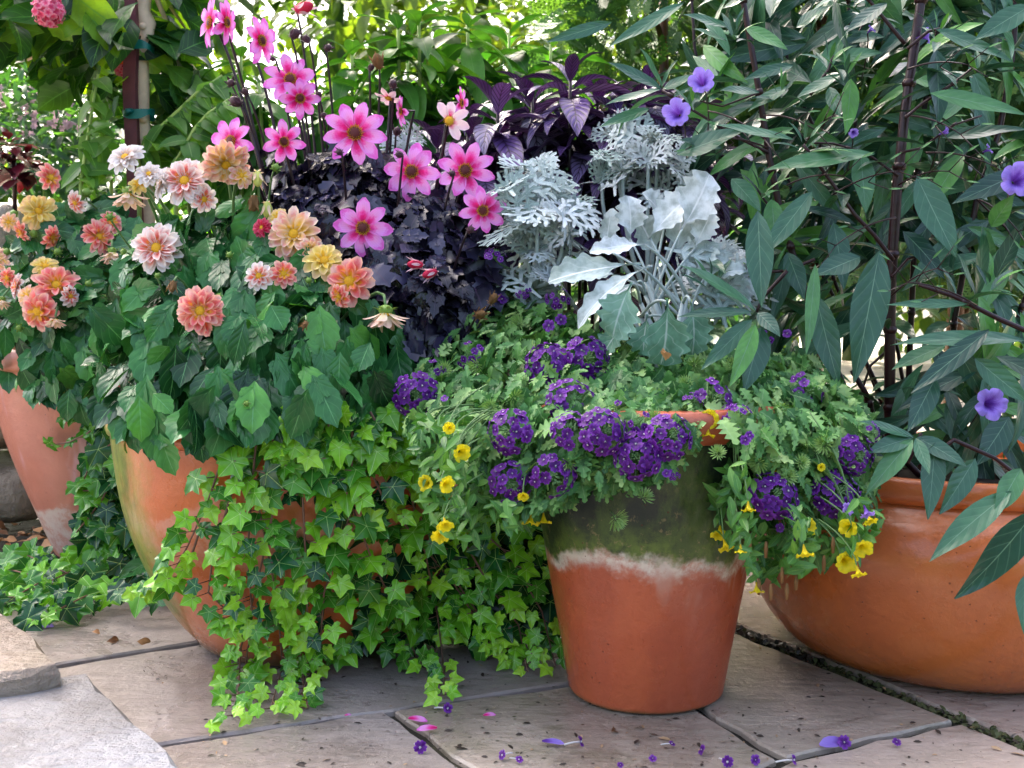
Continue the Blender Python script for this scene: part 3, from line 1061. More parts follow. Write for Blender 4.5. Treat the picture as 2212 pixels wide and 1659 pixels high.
DISC_Y = disc_mesh(.26, False); DISC_D = disc_mesh(.235, True); DISC_S = disc_mesh(.30, False); CALYX = calyx_mesh()
FLW = {}


def double_mesh(mat, seed, n=12, loose=False):
    mb = MB()
    r = random.Random(seed)
    k = 1.9 if loose else 1
    petals(mb, T_petal_n, n + 1, .16, .86, .40, .06, .25, 0, seed, .12 * k)
    petals(mb, T_petal_n, n, .14, .76, .38, .30, .35, .25, seed + 1, .13 * k, .04, (), .92)
    petals(mb, T_petal_n, n - 2, .12, .58, .32, .58, .45, .5, seed + 2, .14 * k, .07, (), .72)
    petals(mb, T_petal_n, n - 3, .17, .26, .20, 1.0, .3, .8, seed + 3, .15 * k, .07, (), .35)
    return mb.mesh('dahlia_flower', MAT[mat])


def open_mesh(mat, seed, n=10):
    mb = MB()
    petals(mb, T_petal_n, n, .14, .86, .48, .06, .3, 0, seed, .10)
    petals(mb, T_petal_n, n - 2, .12, .66, .40, .34, .3, .35, seed + 1, .12, .05, (), .75)
    petals(mb, T_petal_n, n - 4, .12, .42, .28, .72, .3, .6, seed + 2, .14, .08, (), .42)
    return mb.mesh('dahlia_flower', MAT[mat])


def droop_mesh(mat, seed):
    mb = MB()
    petals(mb, T_petal, 9, .20, .86, .40, .62, .35, 0, seed, .22)
    petals(mb, T_petal, 8, .14, .80, .36, 1.05, .15, .3, seed + 1, .20, .03)
    return mb.mesh('dahlia_flower', MAT[mat])


def single_mesh(mat, seed, n=8, skip=()):
    mb = MB()
    petals(mb, T_petal, n, .13, .88, .47 if n < 9 else .43, .10, .22, 0, seed, .08, 0, skip)
    return mb.mesh('dahlia_flower', MAT[mat])


def get(kind, mat, v):
    key = (kind, mat, v)
    if key not in FLW:
        f = {'double': double_mesh, 'open': open_mesh, 'droop': droop_mesh, 'single': single_mesh,
             'loose': lambda m, s_: double_mesh(m, s_, 10, True)}[kind]
        FLW[key] = f(mat, hash((kind, len(mat), v)) % 9999 if False else v * 37 + len(mat) * 11 + len(kind))
    return FLW[key]


def bud_mesh(mat, long_=1.0):
    mb = MB()
    ball(mb, (0, 0, .55 * long_), .62, .62 * long_, 0)
    for i in range(6):
        a = i * PI / 3
        d = np.array([math.cos(a), math.sin(a), 0])
        mb.add(T_ovate, d * .30, d * .9 + np.array([0, 0, .25]), np.array([0, 0, 1.]) - d * .3, .55, .28, .6)
        mb.add(T_ovate, d * .58 + np.array([0, 0, .25 * long_]), np.array([0, 0, 1.]) - d * .05, d, 1.0 * long_, .42, -.9)
    return mb.mesh('bud', mat)


BUD_G = bud_mesh(MAT['bud_green']); BUD_D = bud_mesh(MAT['bud_dark'], 1.25); BUD_C = bud_mesh(MAT['cream'], 1.8); BUD_P = bud_mesh(MAT['pink_pale'], 2.0); BUD_B = bud_mesh(MAT['dry'], 1.6)


def trumpet_mesh(mat, lobes, notch, seed, tube=1.0, name='flower'):
    mb = MB()
    r = random.Random(seed)
    seg = lobes * 10
    rings = [(.09, -1.35 * tube, 0), (.18, -.85 * tube, .12), (.32, -.48 * tube, .28), (.52, -.20, .45), (.76, -.03, .75), (1.0, .0, 1.0)]
    V = []; A = []; F = []
    lobe_k = [r.uniform(.92, 1.06) for _ in range(lobes)]
    for j, (rr, z, v) in enumerate(rings):
        for i in range(seg):
            th = 2 * PI * i / seg
            ph = (i / 10.0) % 1.0
            edge = abs(ph - .5) * 2           # 1 at the notch
            k = 1 - notch * (edge ** 4) * v ** 2
            k *= 1 + (lobe_k[int(i / 10)] - 1) * v * (1 - edge)
            zz = z + (.10 * math.sin(th * 7 + seed) + .06 * math.sin(th * 13)) * v ** 3 - .16 * edge * v ** 2 - .10 * v ** 3
            V.append((rr * k * math.cos(th), rr * k * math.sin(th), zz)); A.append(((ph - .5) * 2, v, .5))
    for j in range(len(rings) - 1):
        for i in range(seg):
            i2 = (i + 1) % seg
            F.append((j * seg + i, j * seg + i2, (j + 1) * seg + i2, (j + 1) * seg + i))
    mb.poly(V, F, attr=np.array(A))
    return mb.mesh(name, MAT[mat])


RUE = [trumpet_mesh('lavender', 5, .22, s_, 1.1, 'trumpet_flower') for s_ in (1, 2)]
CAL = [trumpet_mesh('yellow_cal', 5, .16, s_, 1.0, 'yellow_flower') for s_ in (3, 4)]


def floret(mb, p, d, R, seed, eye=True):
    r = random.Random(seed)
    Z = nrmz(d); X = nrmz(np.cross(Z, [.2, .7, .4])); Yv = np.cross(Z, X)
    V = [np.asarray(p) - Z * R * .18]; A = [(0, 0, r.random())]
    n = 40; a0 = r.random() * 6.28; rnd = r.random()
    for ring in (.5, 1.0):
        for i in range(n):
            th = a0 + 2 * PI * i / n
            ph = (i / 8.0) % 1.0
            e = abs(ph - .5) * 2
            k = 1 - .30 * e ** 3 - .16 * max(0, 1 - e * 3.2) * ring
            z = .08 * math.sin(3 * th + seed) * ring - .12 * e * ring
            V.append(np.asarray(p) + R * ring * k * (math.cos(th) * X + math.sin(th) * Yv) + Z * R * z)
            A.append(((ph - .5) * 2, ring, rnd))
    F = [(0, 1 + i, 1 + (i + 1) % n) for i in range(n)] + [(1 + i, 1 + n + i, 1 + n + (i + 1) % n, 1 + (i + 1) % n) for i in range(n)]
    mb.poly(V, F, attr=np.array(A))
    if eye:
        V2 = [np.asarray(p) + Z * R * .10]
        for i in range(10):
            th = 2 * PI * i / 10
            k = .17 if i % 2 else .07
            V2.append(np.asarray(p) + R * k * (math.cos(th) * X + math.sin(th) * Yv) - Z * R * .02)
        mb.poly(V2, [(0, 1 + i, 1 + (i + 1) % 10) for i in range(10)], .9, 1)


def cluster_mesh(seed, n_out=11, n_mid=7, sparse=0.0):
    r = random.Random(seed)
    mb = MB()
    for cnt, tilt, rr, z in ((n_out, 1.05, .78, .18), (n_mid, .55, .44, .42)):
        for i in range(cnt):
            if r.random() < sparse: continue
            a = 2 * PI * i / cnt + r.gauss(0, .12) + (0.3 if cnt == n_mid else 0)
            t = tilt + r.gauss(0, .12)
            d = (math.sin(t) * math.cos(a), math.sin(t) * math.sin(a), math.cos(t))
            floret(mb, (rr * math.cos(a) * r.uniform(.93, 1.07), rr * math.sin(a) * r.uniform(.93, 1.07), z + r.gauss(0, .03)), d, .27 * r.uniform(.9, 1.1), r.randint(0, 999))
            mb.tube([(0, 0, -.2), (rr * .9 * math.cos(a), rr * .9 * math.sin(a), z - .04)], .025, 4, .5, 2)
    for i in range(26):
        a = r.random() * 6.28; q = r.random() * .3
        cone(mb, (q * math.cos(a), q * math.sin(a), .36), (q * math.cos(a) * 2, q * math.sin(a) * 2, 1), .2, .045, 2, r.random())
    return mb.mesh('flower_cluster', [MAT['verb_pet'], MAT['white_tube'], MAT['verbena_leaf']])


CLU = [cluster_mesh(1), cluster_mesh(2, 11, 6), cluster_mesh(3, 10, 7, .1), cluster_mesh(4, 9, 5, .35)]


# ------------------------------------------------------------------ orange dahlias
def yA(dx, dy):
    return 2.52 - .30 * math.sqrt(max(0, 1 - ((dx - 215) / 270) ** 2)) * min(1, max(.25, (dy - 380) / 300))


def yB(dx, dy):
    return 1.99 - .34 * math.sqrt(max(0, 1 - ((dx - 560) / 390) ** 2)) * min(1, max(.2, (dy - 380) / 330)) - .09 * min(1, max(0, (dy - 780) / 90))


ORANGE = [  # x, y, size, form, colour, yaw, pitch, calyx
    (272, 342, 86, 'double', 'white_pet', -10, 40, 0), (322, 378, 66, 'double', 'white_pet', 10, 35, 0), (352, 398, 76, 'double', 'white_pet', -60, 10, 0),
    (400, 393, 112, 'double', 'pinkwhite', 0, 22, 0), (487, 352, 112, 'double', 'peach', 25, -40, 0),
    (107, 385, 66, 'open', 'coral', 65, 10, 0), (83, 457, 84, 'loose', 'yellow_pet', 30, 10, 0), (165, 437, 56, 'open', 'pinkwhite', -30, -20, 0),
    (278, 438, 90, 'droop', 'cream', 10, -78, 1), (110, 512, 56, 'open', 'coral', 75, -20, 0), (212, 512, 78, 'loose', 'coral', 50, 15, 0),
    (243, 560, 66, 'droop', 'cream', 30, -80, 1), (340, 537, 116, 'double', 'pinkwhite', -5, 15, 0), (122, 618, 106, 'loose', 'coral', 15, 28, 0),
    (85, 672, 92, 'open', 'coral', -15, -10, 0), (38, 618, 62, 'open', 'pinkwhite', -50, 10, 0), (98, 577, 62, 'open', 'yellow_pet', 20, 40, 0),
    (4, 660, 52, 'droop', 'cream', -20, -70, 1), (48, 500, 52, 'open', 'coral', -40, -25, 0), (433, 672, 110, 'double', 'coral', 5, 5, 0),
    (560, 597, 66, 'open', 'pinkwhite', -5, 10, 0), (612, 592, 64, 'open', 'coral', 20, 12, 0), (566, 492, 46, 'double', 'crimson', -20, 15, 0),
    (636, 507, 120, 'double', 'peach', -5, 15, 0), (700, 565, 96, 'open', 'yellow_pet', 10, 30, 0), (757, 608, 112, 'open', 'coral', -5, 5, 0),
    (833, 700, 108, 'droop', 'cream', 0, -80, 1), (60, 445, 50, 'open', 'yellow_pet', -30, 10, 0),
    (18, 600, 48, 'open', 'coral', -20, 0, 0), (-8, 560, 60, 'open', 'peach', 10, 10, 0), (150, 640, 52, 'open', 'pinkwhite', 60, 0, 0), (60, 640, 56, 'open', 'peach', -20, 20, 0), (120, 690, 50, 'droop', 'cream', 20, -70, 0),
    (240, 480, 54, 'open', 'coral', 45, 20, 0), (300, 400, 50, 'open', 'yellow_pet', -10, 30, 0), (440, 430, 62, 'open', 'pinkwhite', 30, -10, 0), (520, 380, 60, 'open', 'peach', 40, 10, 0), (670, 540, 60, 'open', 'peach', 30, -10, 0), (735, 640, 60, 'open', 'coral', -40, -20, 0), (600, 470, 50, 'open', 'yellow_pet', -20, 30, 0), (20, 480, 46, 'open', 'peach', 0, 0, 0)]
BUDS_O = [(125, 548, 24), (190, 617, 22), (40, 710, 22), (495, 555, 20), (592, 365, 26), (32, 470, 28), (75, 512, 26), (530, 872, 18), (98, 697, 18), (20, 545, 24),
          (185, 420, 30), (236, 470, 24), (668, 610, 20), (272, 545, 20), (340, 600, 18), (470, 640, 18)]
CB = [(228, 690, 48, BUD_C, -75), (556, 388, 44, BUD_C, -60), (578, 452, 42, BUD_C, -80), (548, 440, 46, BUD_B, -85), (375, 620, 34, BUD_B, -70), (662, 705, 26, BUD_B, -40)]

pA = thing('dahlia_plant', 'bushy dahlia with coral and peach blooms over the tall pink pot', 'dahlia', (LP[0], LP[1], .455), 'peach dahlias')
pB = thing('dahlia_plant', 'bushy dahlia with coral and white blooms above the ivy pot', 'dahlia', (IP[0] - .08, IP[1], .39), 'peach dahlias')
polyA = [(-60, 700), (-20, 560), (60, 500), (150, 440), (250, 430), (330, 520), (300, 640), (260, 740), (235, 900), (190, 900), (130, 870), (70, 850), (0, 810), (-40, 780)]
polyB = [(225, 660), (260, 570), (330, 480), (430, 450), (520, 440), (600, 520), (720, 600), (830, 650), (880, 740), (895, 800), (860, 900), (720, 900), (600, 920), (520, 930), (470, 950), (440, 955), (380, 960), (320, 950), (260, 925), (200, 890), (200, 760)]


def downf(y0, y1):
    return lambda dx, dy: .1 + 1.3 * min(1, max(0, (dy - y0) / (y1 - y0)))


rdD = lambda r, dx, dy: min(1, max(0, r.gauss(.45, .25)))
for pl, poly, Yf, nn, C in ((pA, polyA, yA, 230, LP), (pB, polyB, yB, 330, IP)):
    mb = MB()
    dome(mb, poly, nn, Yf, [T_dahl3, T_dahl3, T_dahl2, T_tooth], (.052, .092), .56, C, 21 + nn, .55, .45, .5, downf(560, 830), .05, .42, .45, (.1, .9), rdD)
    dome(mb, poly, int(nn * 1.3), lambda a, b: Yf(a, b) + .15, [T_tooth, T_dahl2], (.050, .085), .56, C, 33 + nn, .5, .3, .5, downf(560, 830), .06, .45, .5, (.1, .9), lambda r, a, b: r.random() * .2)  # inner layer in dark old-leaf tones, deepening the shade inside the bush
    mb.build('foliage', MAT['dahlia_leaf'], pl)
mbB = {0: MB(), 1: MB()}
# a few single leaves at the lower edge, as they hang in the photograph
mb = MB()
for bx, by, tx, ty, W, g in ((300, 855, 308, 955, 62, .95), (345, 935, 372, 1030, 58, .8), (420, 860, 385, 935, 42, .35), (455, 820, 475, 938, 58, .3), (430, 930, 438, 1000, 50, .15), (255, 850, 215, 905, 40, .4), (150, 840, 140, 912, 44, .3), (330, 850, 372, 890, 44, .9),
                             (735, 760, 728, 845, 52, .5), (800, 740, 770, 800, 56, .4), (585, 660, 612, 710, 60, .6), (530, 690, 500, 790, 44, .2)):
    Y = 1.60 if bx > 255 else 2.18
    a = P(bx, by, Y); b = P(tx, ty, Y - .015)
    mb.add(T_tooth, a, b - a, rv(.2) + np.array([.1, -.9, .5]), np.linalg.norm(b - a), PX(W, Y), .35, g)
mb.build('hanging_leaves', MAT['dahlia_leaf'], pB)
stem_o = {id(pA): MB(), id(pB): MB()}
for i, (x, y, d, form, colr, yaw, pit, cal) in enumerate(ORANGE):
    pl = pA if x < 255 else pB
    Yf = yA if pl is pA else yB
    Y = Yf(x, max(y, 470)) - .075
    R, dv = face_R(yaw, pit, i * .7)
    c = P(x, y, Y); s_ = PX(d, Y) / 2 * .97
    if cal:
        c = c + np.array([0, 0, s_ * .45])
    me = get(form, colr, i % 3)
    f = part('flower', me, pl, c, R, s_)
    part('disc', DISC_Y if form in ('double', 'loose') else DISC_S, f)
    if cal: part('calyx', CALYX, f)
    base = np.array(pl.location) + np.array([random.uniform(-.1, .1), random.uniform(-.1, .02), 0])
    b = c - dv * s_ * .3
    stem_o[id(pl)].tube(curve3(base, b - dv * .09 + np.array([0, .04, 0]), b, 9), np.linspace(.004, .0022, 9), 6, random.random())
for x, y, d in BUDS_O:
    pl = pA if x < 215 else pB
    Yf = yA if pl is pA else yB
    Y = Yf(x, max(y, 470)) - .05
    R, dv = face_R(random.uniform(-50, 50), random.uniform(0, 70), 0)
    c = P(x, y, Y)
    part('bud', BUD_G, pl, c, R, PX(d, Y) / 2)
    stem_o[id(pl)].tube(curve3(np.array(pl.location), c - dv * .06 + np.array([0, .05, 0]), c, 8), np.linspace(.003, .0015, 8), 5)
for x, y, d, me, pit in CB:
    pl = pA if x < 255 else pB
    Y = (yA if pl is pA else yB)(x, max(y, 470)) - .06
    R, dv = face_R(random.uniform(-30, 30), pit, 0)
    c = P(x, y, Y) + np.array([0, 0, PX(d, Y) * .35])
    part('spent_flower' if me is BUD_B else 'closed_flower', me, pl, c, R, PX(d, Y) / 2.6)
    stem_o[id(pl)].tube(curve3(np.array(pl.location), c + np.array([0, .03, .05]), c, 8), np.linspace(.003, .0018, 8), 5)
for pl in (pA, pB):
    stem_o[id(pl)].build('stem', MAT['stem_green'], pl)

# ------------------------------------------------------------------ dark leaved dahlia with pink flowers
pD = thing('dahlia_plant', 'dark leaved dahlia with pink single flowers behind the ivy', 'dahlia', (IP[0] + .10, IP[1] + .06, .39))


def yD(dx, dy):
    return 2.02 - .20 * math.sqrt(max(0, 1 - ((dx - 850) / 300) ** 2)) * min(1, max(.2, (dy - 330) / 250))


polyD = [(590, 430), (640, 370), (700, 340), (800, 350), (900, 410), (1000, 440), (1075, 500), (1080, 570), (1060, 690), (1000, 740), (970, 800), (890, 790), (850, 680), (790, 640), (700, 580), (620, 520)]
polyD2 = [(560, 420), (560, 330), (700, 310), (840, 330), (900, 400), (1000, 440), (1080, 520), (900, 480), (700, 430)]
CD = np.array([IP[0] + .12, 2.02, 0])
mb = MB()
dome(mb, polyD, 560, yD, [T_dark, T_dark, T_dark, _dk], (.042, .074), .72, CD, 51, .65, .35, .5, downf(480, 720), .05, .35, .5, (.2, 1.0))
dome(mb, polyD, 520, lambda a, b: yD(a, b) + .11, [T_dark], (.04, .07), .80, CD, 52, .6, .2, .5, downf(480, 720), .05, .4, .5, (.2, 1.0))
dome(mb, polyD2, 160, yD, [T_dark, _dk], (.035, .06), .75, CD, 53, .8, .2, .7, .1, .06, .3, .4, (.2, 1.0))
mb.build('foliage', MAT['dark_leaf'], pD)
PINKS = [  # x, y, size, yaw, pitch, petals, colour
    (456, 50, 104, -58, 5, 8, 'pink'), (488, 48, 88, 74, -5, 8, 'pink'), (563, 88, 98, 62, 0, 8, 'pink'), (627, 172, 106, 8, 14, 8, 'pink'), (648, 212, 84, 20, -14, 8, 'pink'),
    (500, 306, 104, -22, 6, 8, 'pink'), (613, 306, 88, 18, -8, 7, 'pink'), (767, 288, 130, 4, 6, 9, 'pink'), (889, 371, 118, 0, 4, 8, 'pink'), (1005, 369, 118, 2, 6, 8, 'pink'),
    (1043, 455, 98, 4, -4, 8, 'pink'), (784, 493, 120, 2, 4, 8, 'pink'), (970, 262, 84, 8, 4, 8, 'pink_pale'), (995, 222, 66, 72, 0, 7, 'pink'), (868, 240, 64, -66, -5, 7, 'pink'), (840, 210, 60, -40, -70, 7, 'pink_pale')]
ms = MB()
r_ = random.Random(77)
for i, (x, y, d, yaw, pit, n, colr) in enumerate(PINKS):
    Y = (1.98 if y < 250 else 1.90) if y < 420 else 1.80
    if x == 500: Y = 1.84
    if x == 648: Y = 1.95
    R, dv = face_R(yaw, pit, i * .55 + .2)
    c = P(x, y, Y); s_ = PX(d, Y) / 2 * 1.04
    key = ('single', colr, n, i % 3)
    if key not in FLW:
        FLW[key] = single_mesh(colr, n * 5 + i, n, (3, 4, 5) if colr == 'pink_pale' and n == 8 else ())
    f = part('flower', FLW[key], pD, c, R, s_)
    part('disc', DISC_D if colr == 'pink' else DISC_Y, f)
    base = np.array(pD.location) + np.array([(c[0] - pD.location[0]) * .35, r_.uniform(-.06, .06), 0])
    b = c - dv * s_ * .12
    ms.tube(curve3(base, np.array([b[0] * .75 + base[0] * .25, max(b[1], base[1]) + .02, b[2] - .10]), b - dv * .02, 12) + [b], np.linspace(.0042, .0022, 13), 6, r_.random())
DBUD = [(630, 82, 38, BUD_D), (703, 105, 28, BUD_D), (668, 92, 28, BUD_D), (520, 226, 40, BUD_D), (500, 182, 30, BUD_D), (535, 205, 26, BUD_D), (855, 292, 30, BUD_D), (1135, 380, 26, BUD_D), (1105, 432, 36, BUD_D), (870, 335, 26, BUD_D),
        (820, 148, 40, BUD_B), (798, 152, 24, BUD_D), (912, 572, 34, BUD_P), (942, 586, 34, BUD_P), (1060, 655, 32, BUD_B), (1030, 682, 36, BUD_B), (690, 210, 22, BUD_D), (595, 128, 18, BUD_D), (640, 22, 44, BUD_P), (850, 190, 30, BUD_D), (980, 380, 24, BUD_D), (705, 250, 22, BUD_D), (738, 330, 24, BUD_D), (1010, 500, 26, BUD_D)]
for i, (x, y, d, me) in enumerate(DBUD):
    Y = 1.97 if y < 300 else (1.86 if y < 500 else 1.78)
    R, dv = face_R(r_.uniform(-70, 70), r_.uniform(-50, 60) if y > 250 else r_.uniform(0, 60), 0)
    c = P(x, y, Y)
    part('bud' if me is not BUD_B else 'seed_head', me, pD, c, R, PX(d, Y) / 2.3)
    base = np.array(pD.location) + np.array([(c[0] - pD.location[0]) * .4, r_.uniform(-.06, .06), 0])
    ms.tube(curve3(base, np.array([c[0] * .8 + base[0] * .2, c[1] + .05, c[2] - .05]), c, 10), np.linspace(.0036, .0018, 10), 5)
ms.build('stem', MAT['stem_dark'], pD)

# ------------------------------------------------------------------ purple shield plants
pers = []
PAP = [[(1075, 215, 170), (1010, 270, 150), (945, 290, 150), (1150, 300, 150), (1100, 270, 150), (1040, 330, 140), (960, 350, 130), (1170, 230, 140)],
       [(1232, 150, 150), (1150, 190, 140), (1200, 250, 150), (1270, 260, 150), (1255, 350, 150), (1310, 420, 130), (1290, 200, 130)],
       [(1335, 225, 150), (1400, 170, 140), (1440, 260, 140), (1420, 330, 140), (1390, 290, 140), (1490, 330, 130), (1480, 210, 130), (1540, 270, 130), (1360, 200, 140), (1530, 400, 120)]]
PLB = ['purple shield plant with silvery leaves behind the pink dahlia', 'purple shield plant with dark upright tip behind the lacy silver leaves', 'purple shield plant partly behind the tall narrow leaved stems']
for k, aps in enumerate(PAP):
    Y0 = 2.16
    cx = np.mean([P(a[0], a[1], Y0)[0] for a in aps])
    t = thing('shield_plant', PLB[k], 'foliage plant', (cx, Y0 + .1, 0), 'purple shield plants')
    mb = MB(); ms = MB()
    for j, (x, y, L) in enumerate(aps):
        Y = Y0 + ((j * 37) % 5 - 2) * .045
        p = P(x, y + 20, Y)
        Lm = PX(L, Y) * 1.0
        rosette(mb, p, 14, Lm * 1.1, .36, T_lance, lambda r, tt: min(1, max(0, r.gauss(.35 + .5 * tt, .2))), 100 + k * 20 + j, (1.15, -.35), (.8, 1.6))
        rosette(mb, p - np.array([0, 0, .06]), 11, Lm, .32, T_lance, lambda r, tt: min(1, max(0, r.gauss(.6, .25))), 400 + k * 20 + j, (.3, -.5), (.6, 1.3))
        rosette(mb, p - np.array([0, 0, .13]), 10, Lm, .32, T_lance, lambda r, tt: min(1, max(0, r.gauss(.5, .25))), 800 + k * 20 + j, (.3, -.5), (.6, 1.3))
        b = np.array([cx + (p[0] - cx) * .4, Y0 + .1, 0.0])
        ms.tube(curve3(b, [p[0], p[1] + .02, p[2] * .5], p, 8), np.linspace(.006, .003, 8), 6)
    mb.build('foliage', MAT['persian'], t)
    ms.build('stem', MAT['stem_dark'], t)

# ------------------------------------------------------------------ silver dusty millers
def dusty(label, base, lacy, broad, silver, fills=()):
    t = thing('dusty_miller', label, 'foliage plant', base, 'silver leaved dusty millers')
    ml = MB(); mbr = MB(); ms = MB()
    for j, (x, y, L, Y) in enumerate(lacy):
        p = P(x, y, Y); Lm = PX(L, Y)
        r = random.Random(j + int(x))
        for q in range(5):
            az = q * 2.4 + r.random(); e = r.uniform(.1, 1.2)
            d = np.array([math.cos(az), math.sin(az) * .8 - .25, 0])
            f = d * math.cos(e) + np.array([0, 0, math.sin(e)])
            nn = np.array([0, -.6, .6]) + rv(.35)
            l = Lm * r.uniform(.7, 1.1)
            ml.add(T_dml, p - f * l * .25, f, nn, l, l * 1.0, r.uniform(.2, .9), min(1, max(0, r.gauss(.6, .25))))
        ms.tube(curve3(np.array(base), [p[0], p[1], base[2] + (p[2] - base[2]) * .4], p, 8), np.linspace(.005, .003, 8), 6)
    for q_, (poly, n, Y) in enumerate(fills):
        dome(ml, poly, n, lambda a, b: Y, [T_dml], (.075, .12), .95, np.array(base), 600 + q_ + int(base[0] * 100), .6, .6, .45, -.35, .07, .45, .55, (.2, 1.0))
    if lacy: ml.build('lacy_leaves', MAT['silver_leaf'], t)
    for (bx, by, tx, ty, W, Y, g, nx) in broad:
        a = P(bx, by, Y); b = P(tx, ty, Y - .03)
        L = np.linalg.norm(b - a)
        mbr.add(T_dmb, a, b - a, np.array([nx, -.75, .6]) + rv(.12), L, PX(W, Y) * 1.05, random.uniform(.3, .9), g, 0, random.uniform(-.15, .15))
        hub = np.array(base) + np.array([(-.03, .0, .035)[int(bx) % 3], .03, .05 + (int(by) % 4) * .022])
        ms.tube(curve3(hub, (hub + a) / 2 + np.array([0, -.01, .02]), a + (b - a) * .05, 9), np.linspace(.0030, .0018, 9), 6)
        ms.tube([np.array(base) - np.array([0, 0, .06]), (hub + np.array(base)) / 2 + np.array([.006, 0, 0]), hub], [.006, .005, .0035], 7)
    if broad: mbr.build('broad_leaves', MAT['silver_leaf' if silver else 'silver_green'], t)
    ms.build('stem', MAT['stem_silver'], t)
    return t


cz = np.array([CP[0], CP[1], .42])
dusty('white silver dusty miller with finely cut leaves beside the pink dahlia', tuple(P(1160, 620, 1.86)), [(1150, 370, 100, 1.90), (1185, 440, 95, 1.86), (1215, 520, 95, 1.83), (1120, 440, 85, 1.9), (1140, 540, 90, 1.84), (1240, 460, 80, 1.87), (1190, 600, 80, 1.82), (880, 310, 70, 2.12), (1160, 490, 90, 1.82)], [], True, [([(1080, 390), (1210, 370), (1260, 460), (1290, 600), (1200, 670), (1110, 640), (1080, 500)], 30, 1.86)])
dusty('silver dusty miller with finely cut leaves, the tallest one', tuple(P(1400, 640, 1.92)), [(1335, 290, 90, 1.98), (1420, 305, 85, 1.96), (1345, 370, 95, 1.92), (1400, 350, 90, 1.92), (1300, 395, 70, 1.95), (1475, 350, 70, 1.93), (1540, 620, 90, 1.80), (1570, 560, 80, 1.84), (1500, 570, 80, 1.86)], [], True, [([(1300, 320), (1340, 280), (1460, 300), (1500, 380), (1450, 430), (1330, 430)], 16, 1.95), ([(1480, 540), (1600, 540), (1600, 660), (1500, 680)], 14, 1.82)])
dusty('white dusty miller with broad scalloped leaves on pale branching stems', tuple(P(1440, 770, 1.70)), [],
      [(1470, 500, 1545, 385, 100, 1.74, .9, .1), (1400, 520, 1480, 405, 85, 1.77, .85, -.1), (1360, 520, 1372, 428, 70, 1.78, .95, .1), (1400, 530, 1278, 520, 50, 1.70, 1, 0), (1385, 572, 1182, 575, 80, 1.68, .35, -.1), (1410, 575, 1212, 640, 60, 1.66, .6, .1),
       (1310, 545, 1312, 455, 45, 1.79, .9, 0), (1500, 540, 1530, 460, 60, 1.76, .9, .2), (1440, 480, 1405, 410, 60, 1.80, .8, .1), (1520, 600, 1600, 570, 50, 1.75, .6, 0), (1340, 600, 1255, 560, 60, 1.76, .4, 0), (1470, 600, 1530, 520, 70, 1.78, .5, .2), (1420, 560, 1390, 470, 80, 1.81, .45, -.2), (1460, 560, 1480, 440, 80, 1.80, .55, .1), (1380, 610, 1300, 640, 60, 1.72, .3, -.2)], True)
dusty('grey green dusty miller with large lobed leaves hanging above the verbena', tuple(P(1430, 790, 1.66)), [],
      [(1365, 610, 1310, 715, 100, 1.62, .6, 0), (1440, 645, 1450, 790, 110, 1.61, .25, .05), (1490, 650, 1520, 760, 80, 1.66, .4, .1), (1400, 680, 1380, 760, 70, 1.68, .2, 0), (1350, 700, 1290, 760, 60, 1.70, .15, -.1)], False)

# ------------------------------------------------------------------ violet verbenas and yellow calibrachoas in the mossy pot
polyV1 = [(870, 830), (950, 740), (1040, 650), (1100, 590), (1180, 640), (1260, 700), (1340, 760), (1420, 790), (1490, 850), (1500, 960), (1450, 1020), (1380, 1060), (1250, 1065), (1200, 1090), (1150, 1110), (1060, 1090), (1000, 1010), (930, 1010), (880, 920)]
polyV2 = [(1420, 770), (1540, 745), (1640, 770), (1740, 760), (1850, 850), (1900, 950), (1890, 1060), (1830, 1110), (1720, 1120), (1650, 1060), (1610, 985), (1575, 950), (1560, 890), (1490, 880), (1440, 840)]


def yV(dx, dy):
    k = min(1, max(0, (dy - 600) / 330))
    return 1.92 - .43 * k + .10 * ((dx - 1400) / 520) ** 2


pV1 = thing('verbena_plant', 'violet verbena with many round flower heads spilling over the mossy pot', 'verbena', (CP[0] - .07, CP[1], .43), 'violet verbenas')
pV2 = thing('verbena_plant', 'violet verbena with fewer flower heads leaning toward the orange bowl', 'verbena', (CP[0] + .10, CP[1] - .02, .43), 'violet verbenas')
for pl, poly, n, sd_ in ((pV1, polyV1, 1900, 61), (pV2, polyV2, 1200, 62)):
    mb = MB()
    dome(mb, poly, n, yV, [T_verb, T_verb, _vl], (.024, .046), .52, CP, sd_, .6, .45, .55, downf(700, 1000), .05, .45, .7, (.1, .9))
    if pl is pV1:
        dome(mb, [(1290, 850), (1510, 850), (1500, 970), (1300, 960)], 210, lambda a, b: yV(a, b) - .02, [T_verb, _vl], (.026, .046), .52, CP, 66, .5, .6, .5, .7, .02, .4, .6)
    dome(mb, poly, n // 2, lambda a, b: yV(a, b) + .09, [T_verb], (.03, .05), .55, CP, sd_ + 5, .6, .3, .5, downf(700, 1000), .05, .5, .7, (.1, .9), lambda r, a, b: r.random() * .5)
    mb.build('foliage', MAT['verbena_leaf'], pl)
VERB = [(1182, 782, 92, 0), (1272, 775, 92, 1), (897, 852, 88, 0), (930, 805, 54, 3), (1235, 865, 96, 2), (1095, 930, 90, 1), (1232, 922, 80, 2), (1305, 930, 92, 0), (1374, 985, 96, 0), (1450, 940, 92, 1), (1378, 915, 56, 3), (1105, 1045, 84, 1), (1200, 1030, 88, 2), (1012, 765, 54, 3),
        (1550, 865, 84, 3), (1592, 898, 58, 3), (1745, 845, 74, 3), (1852, 985, 84, 1), (1675, 1065, 100, 0), (1812, 1060, 98, 1), (1712, 1148, 62, 3), (1890, 935, 40, 3), (1205, 640, 46, 3), (1070, 545, 44, 3), (1455, 1020, 30, 3), (1130, 628, 30, 3), (1500, 865, 40, 3)]
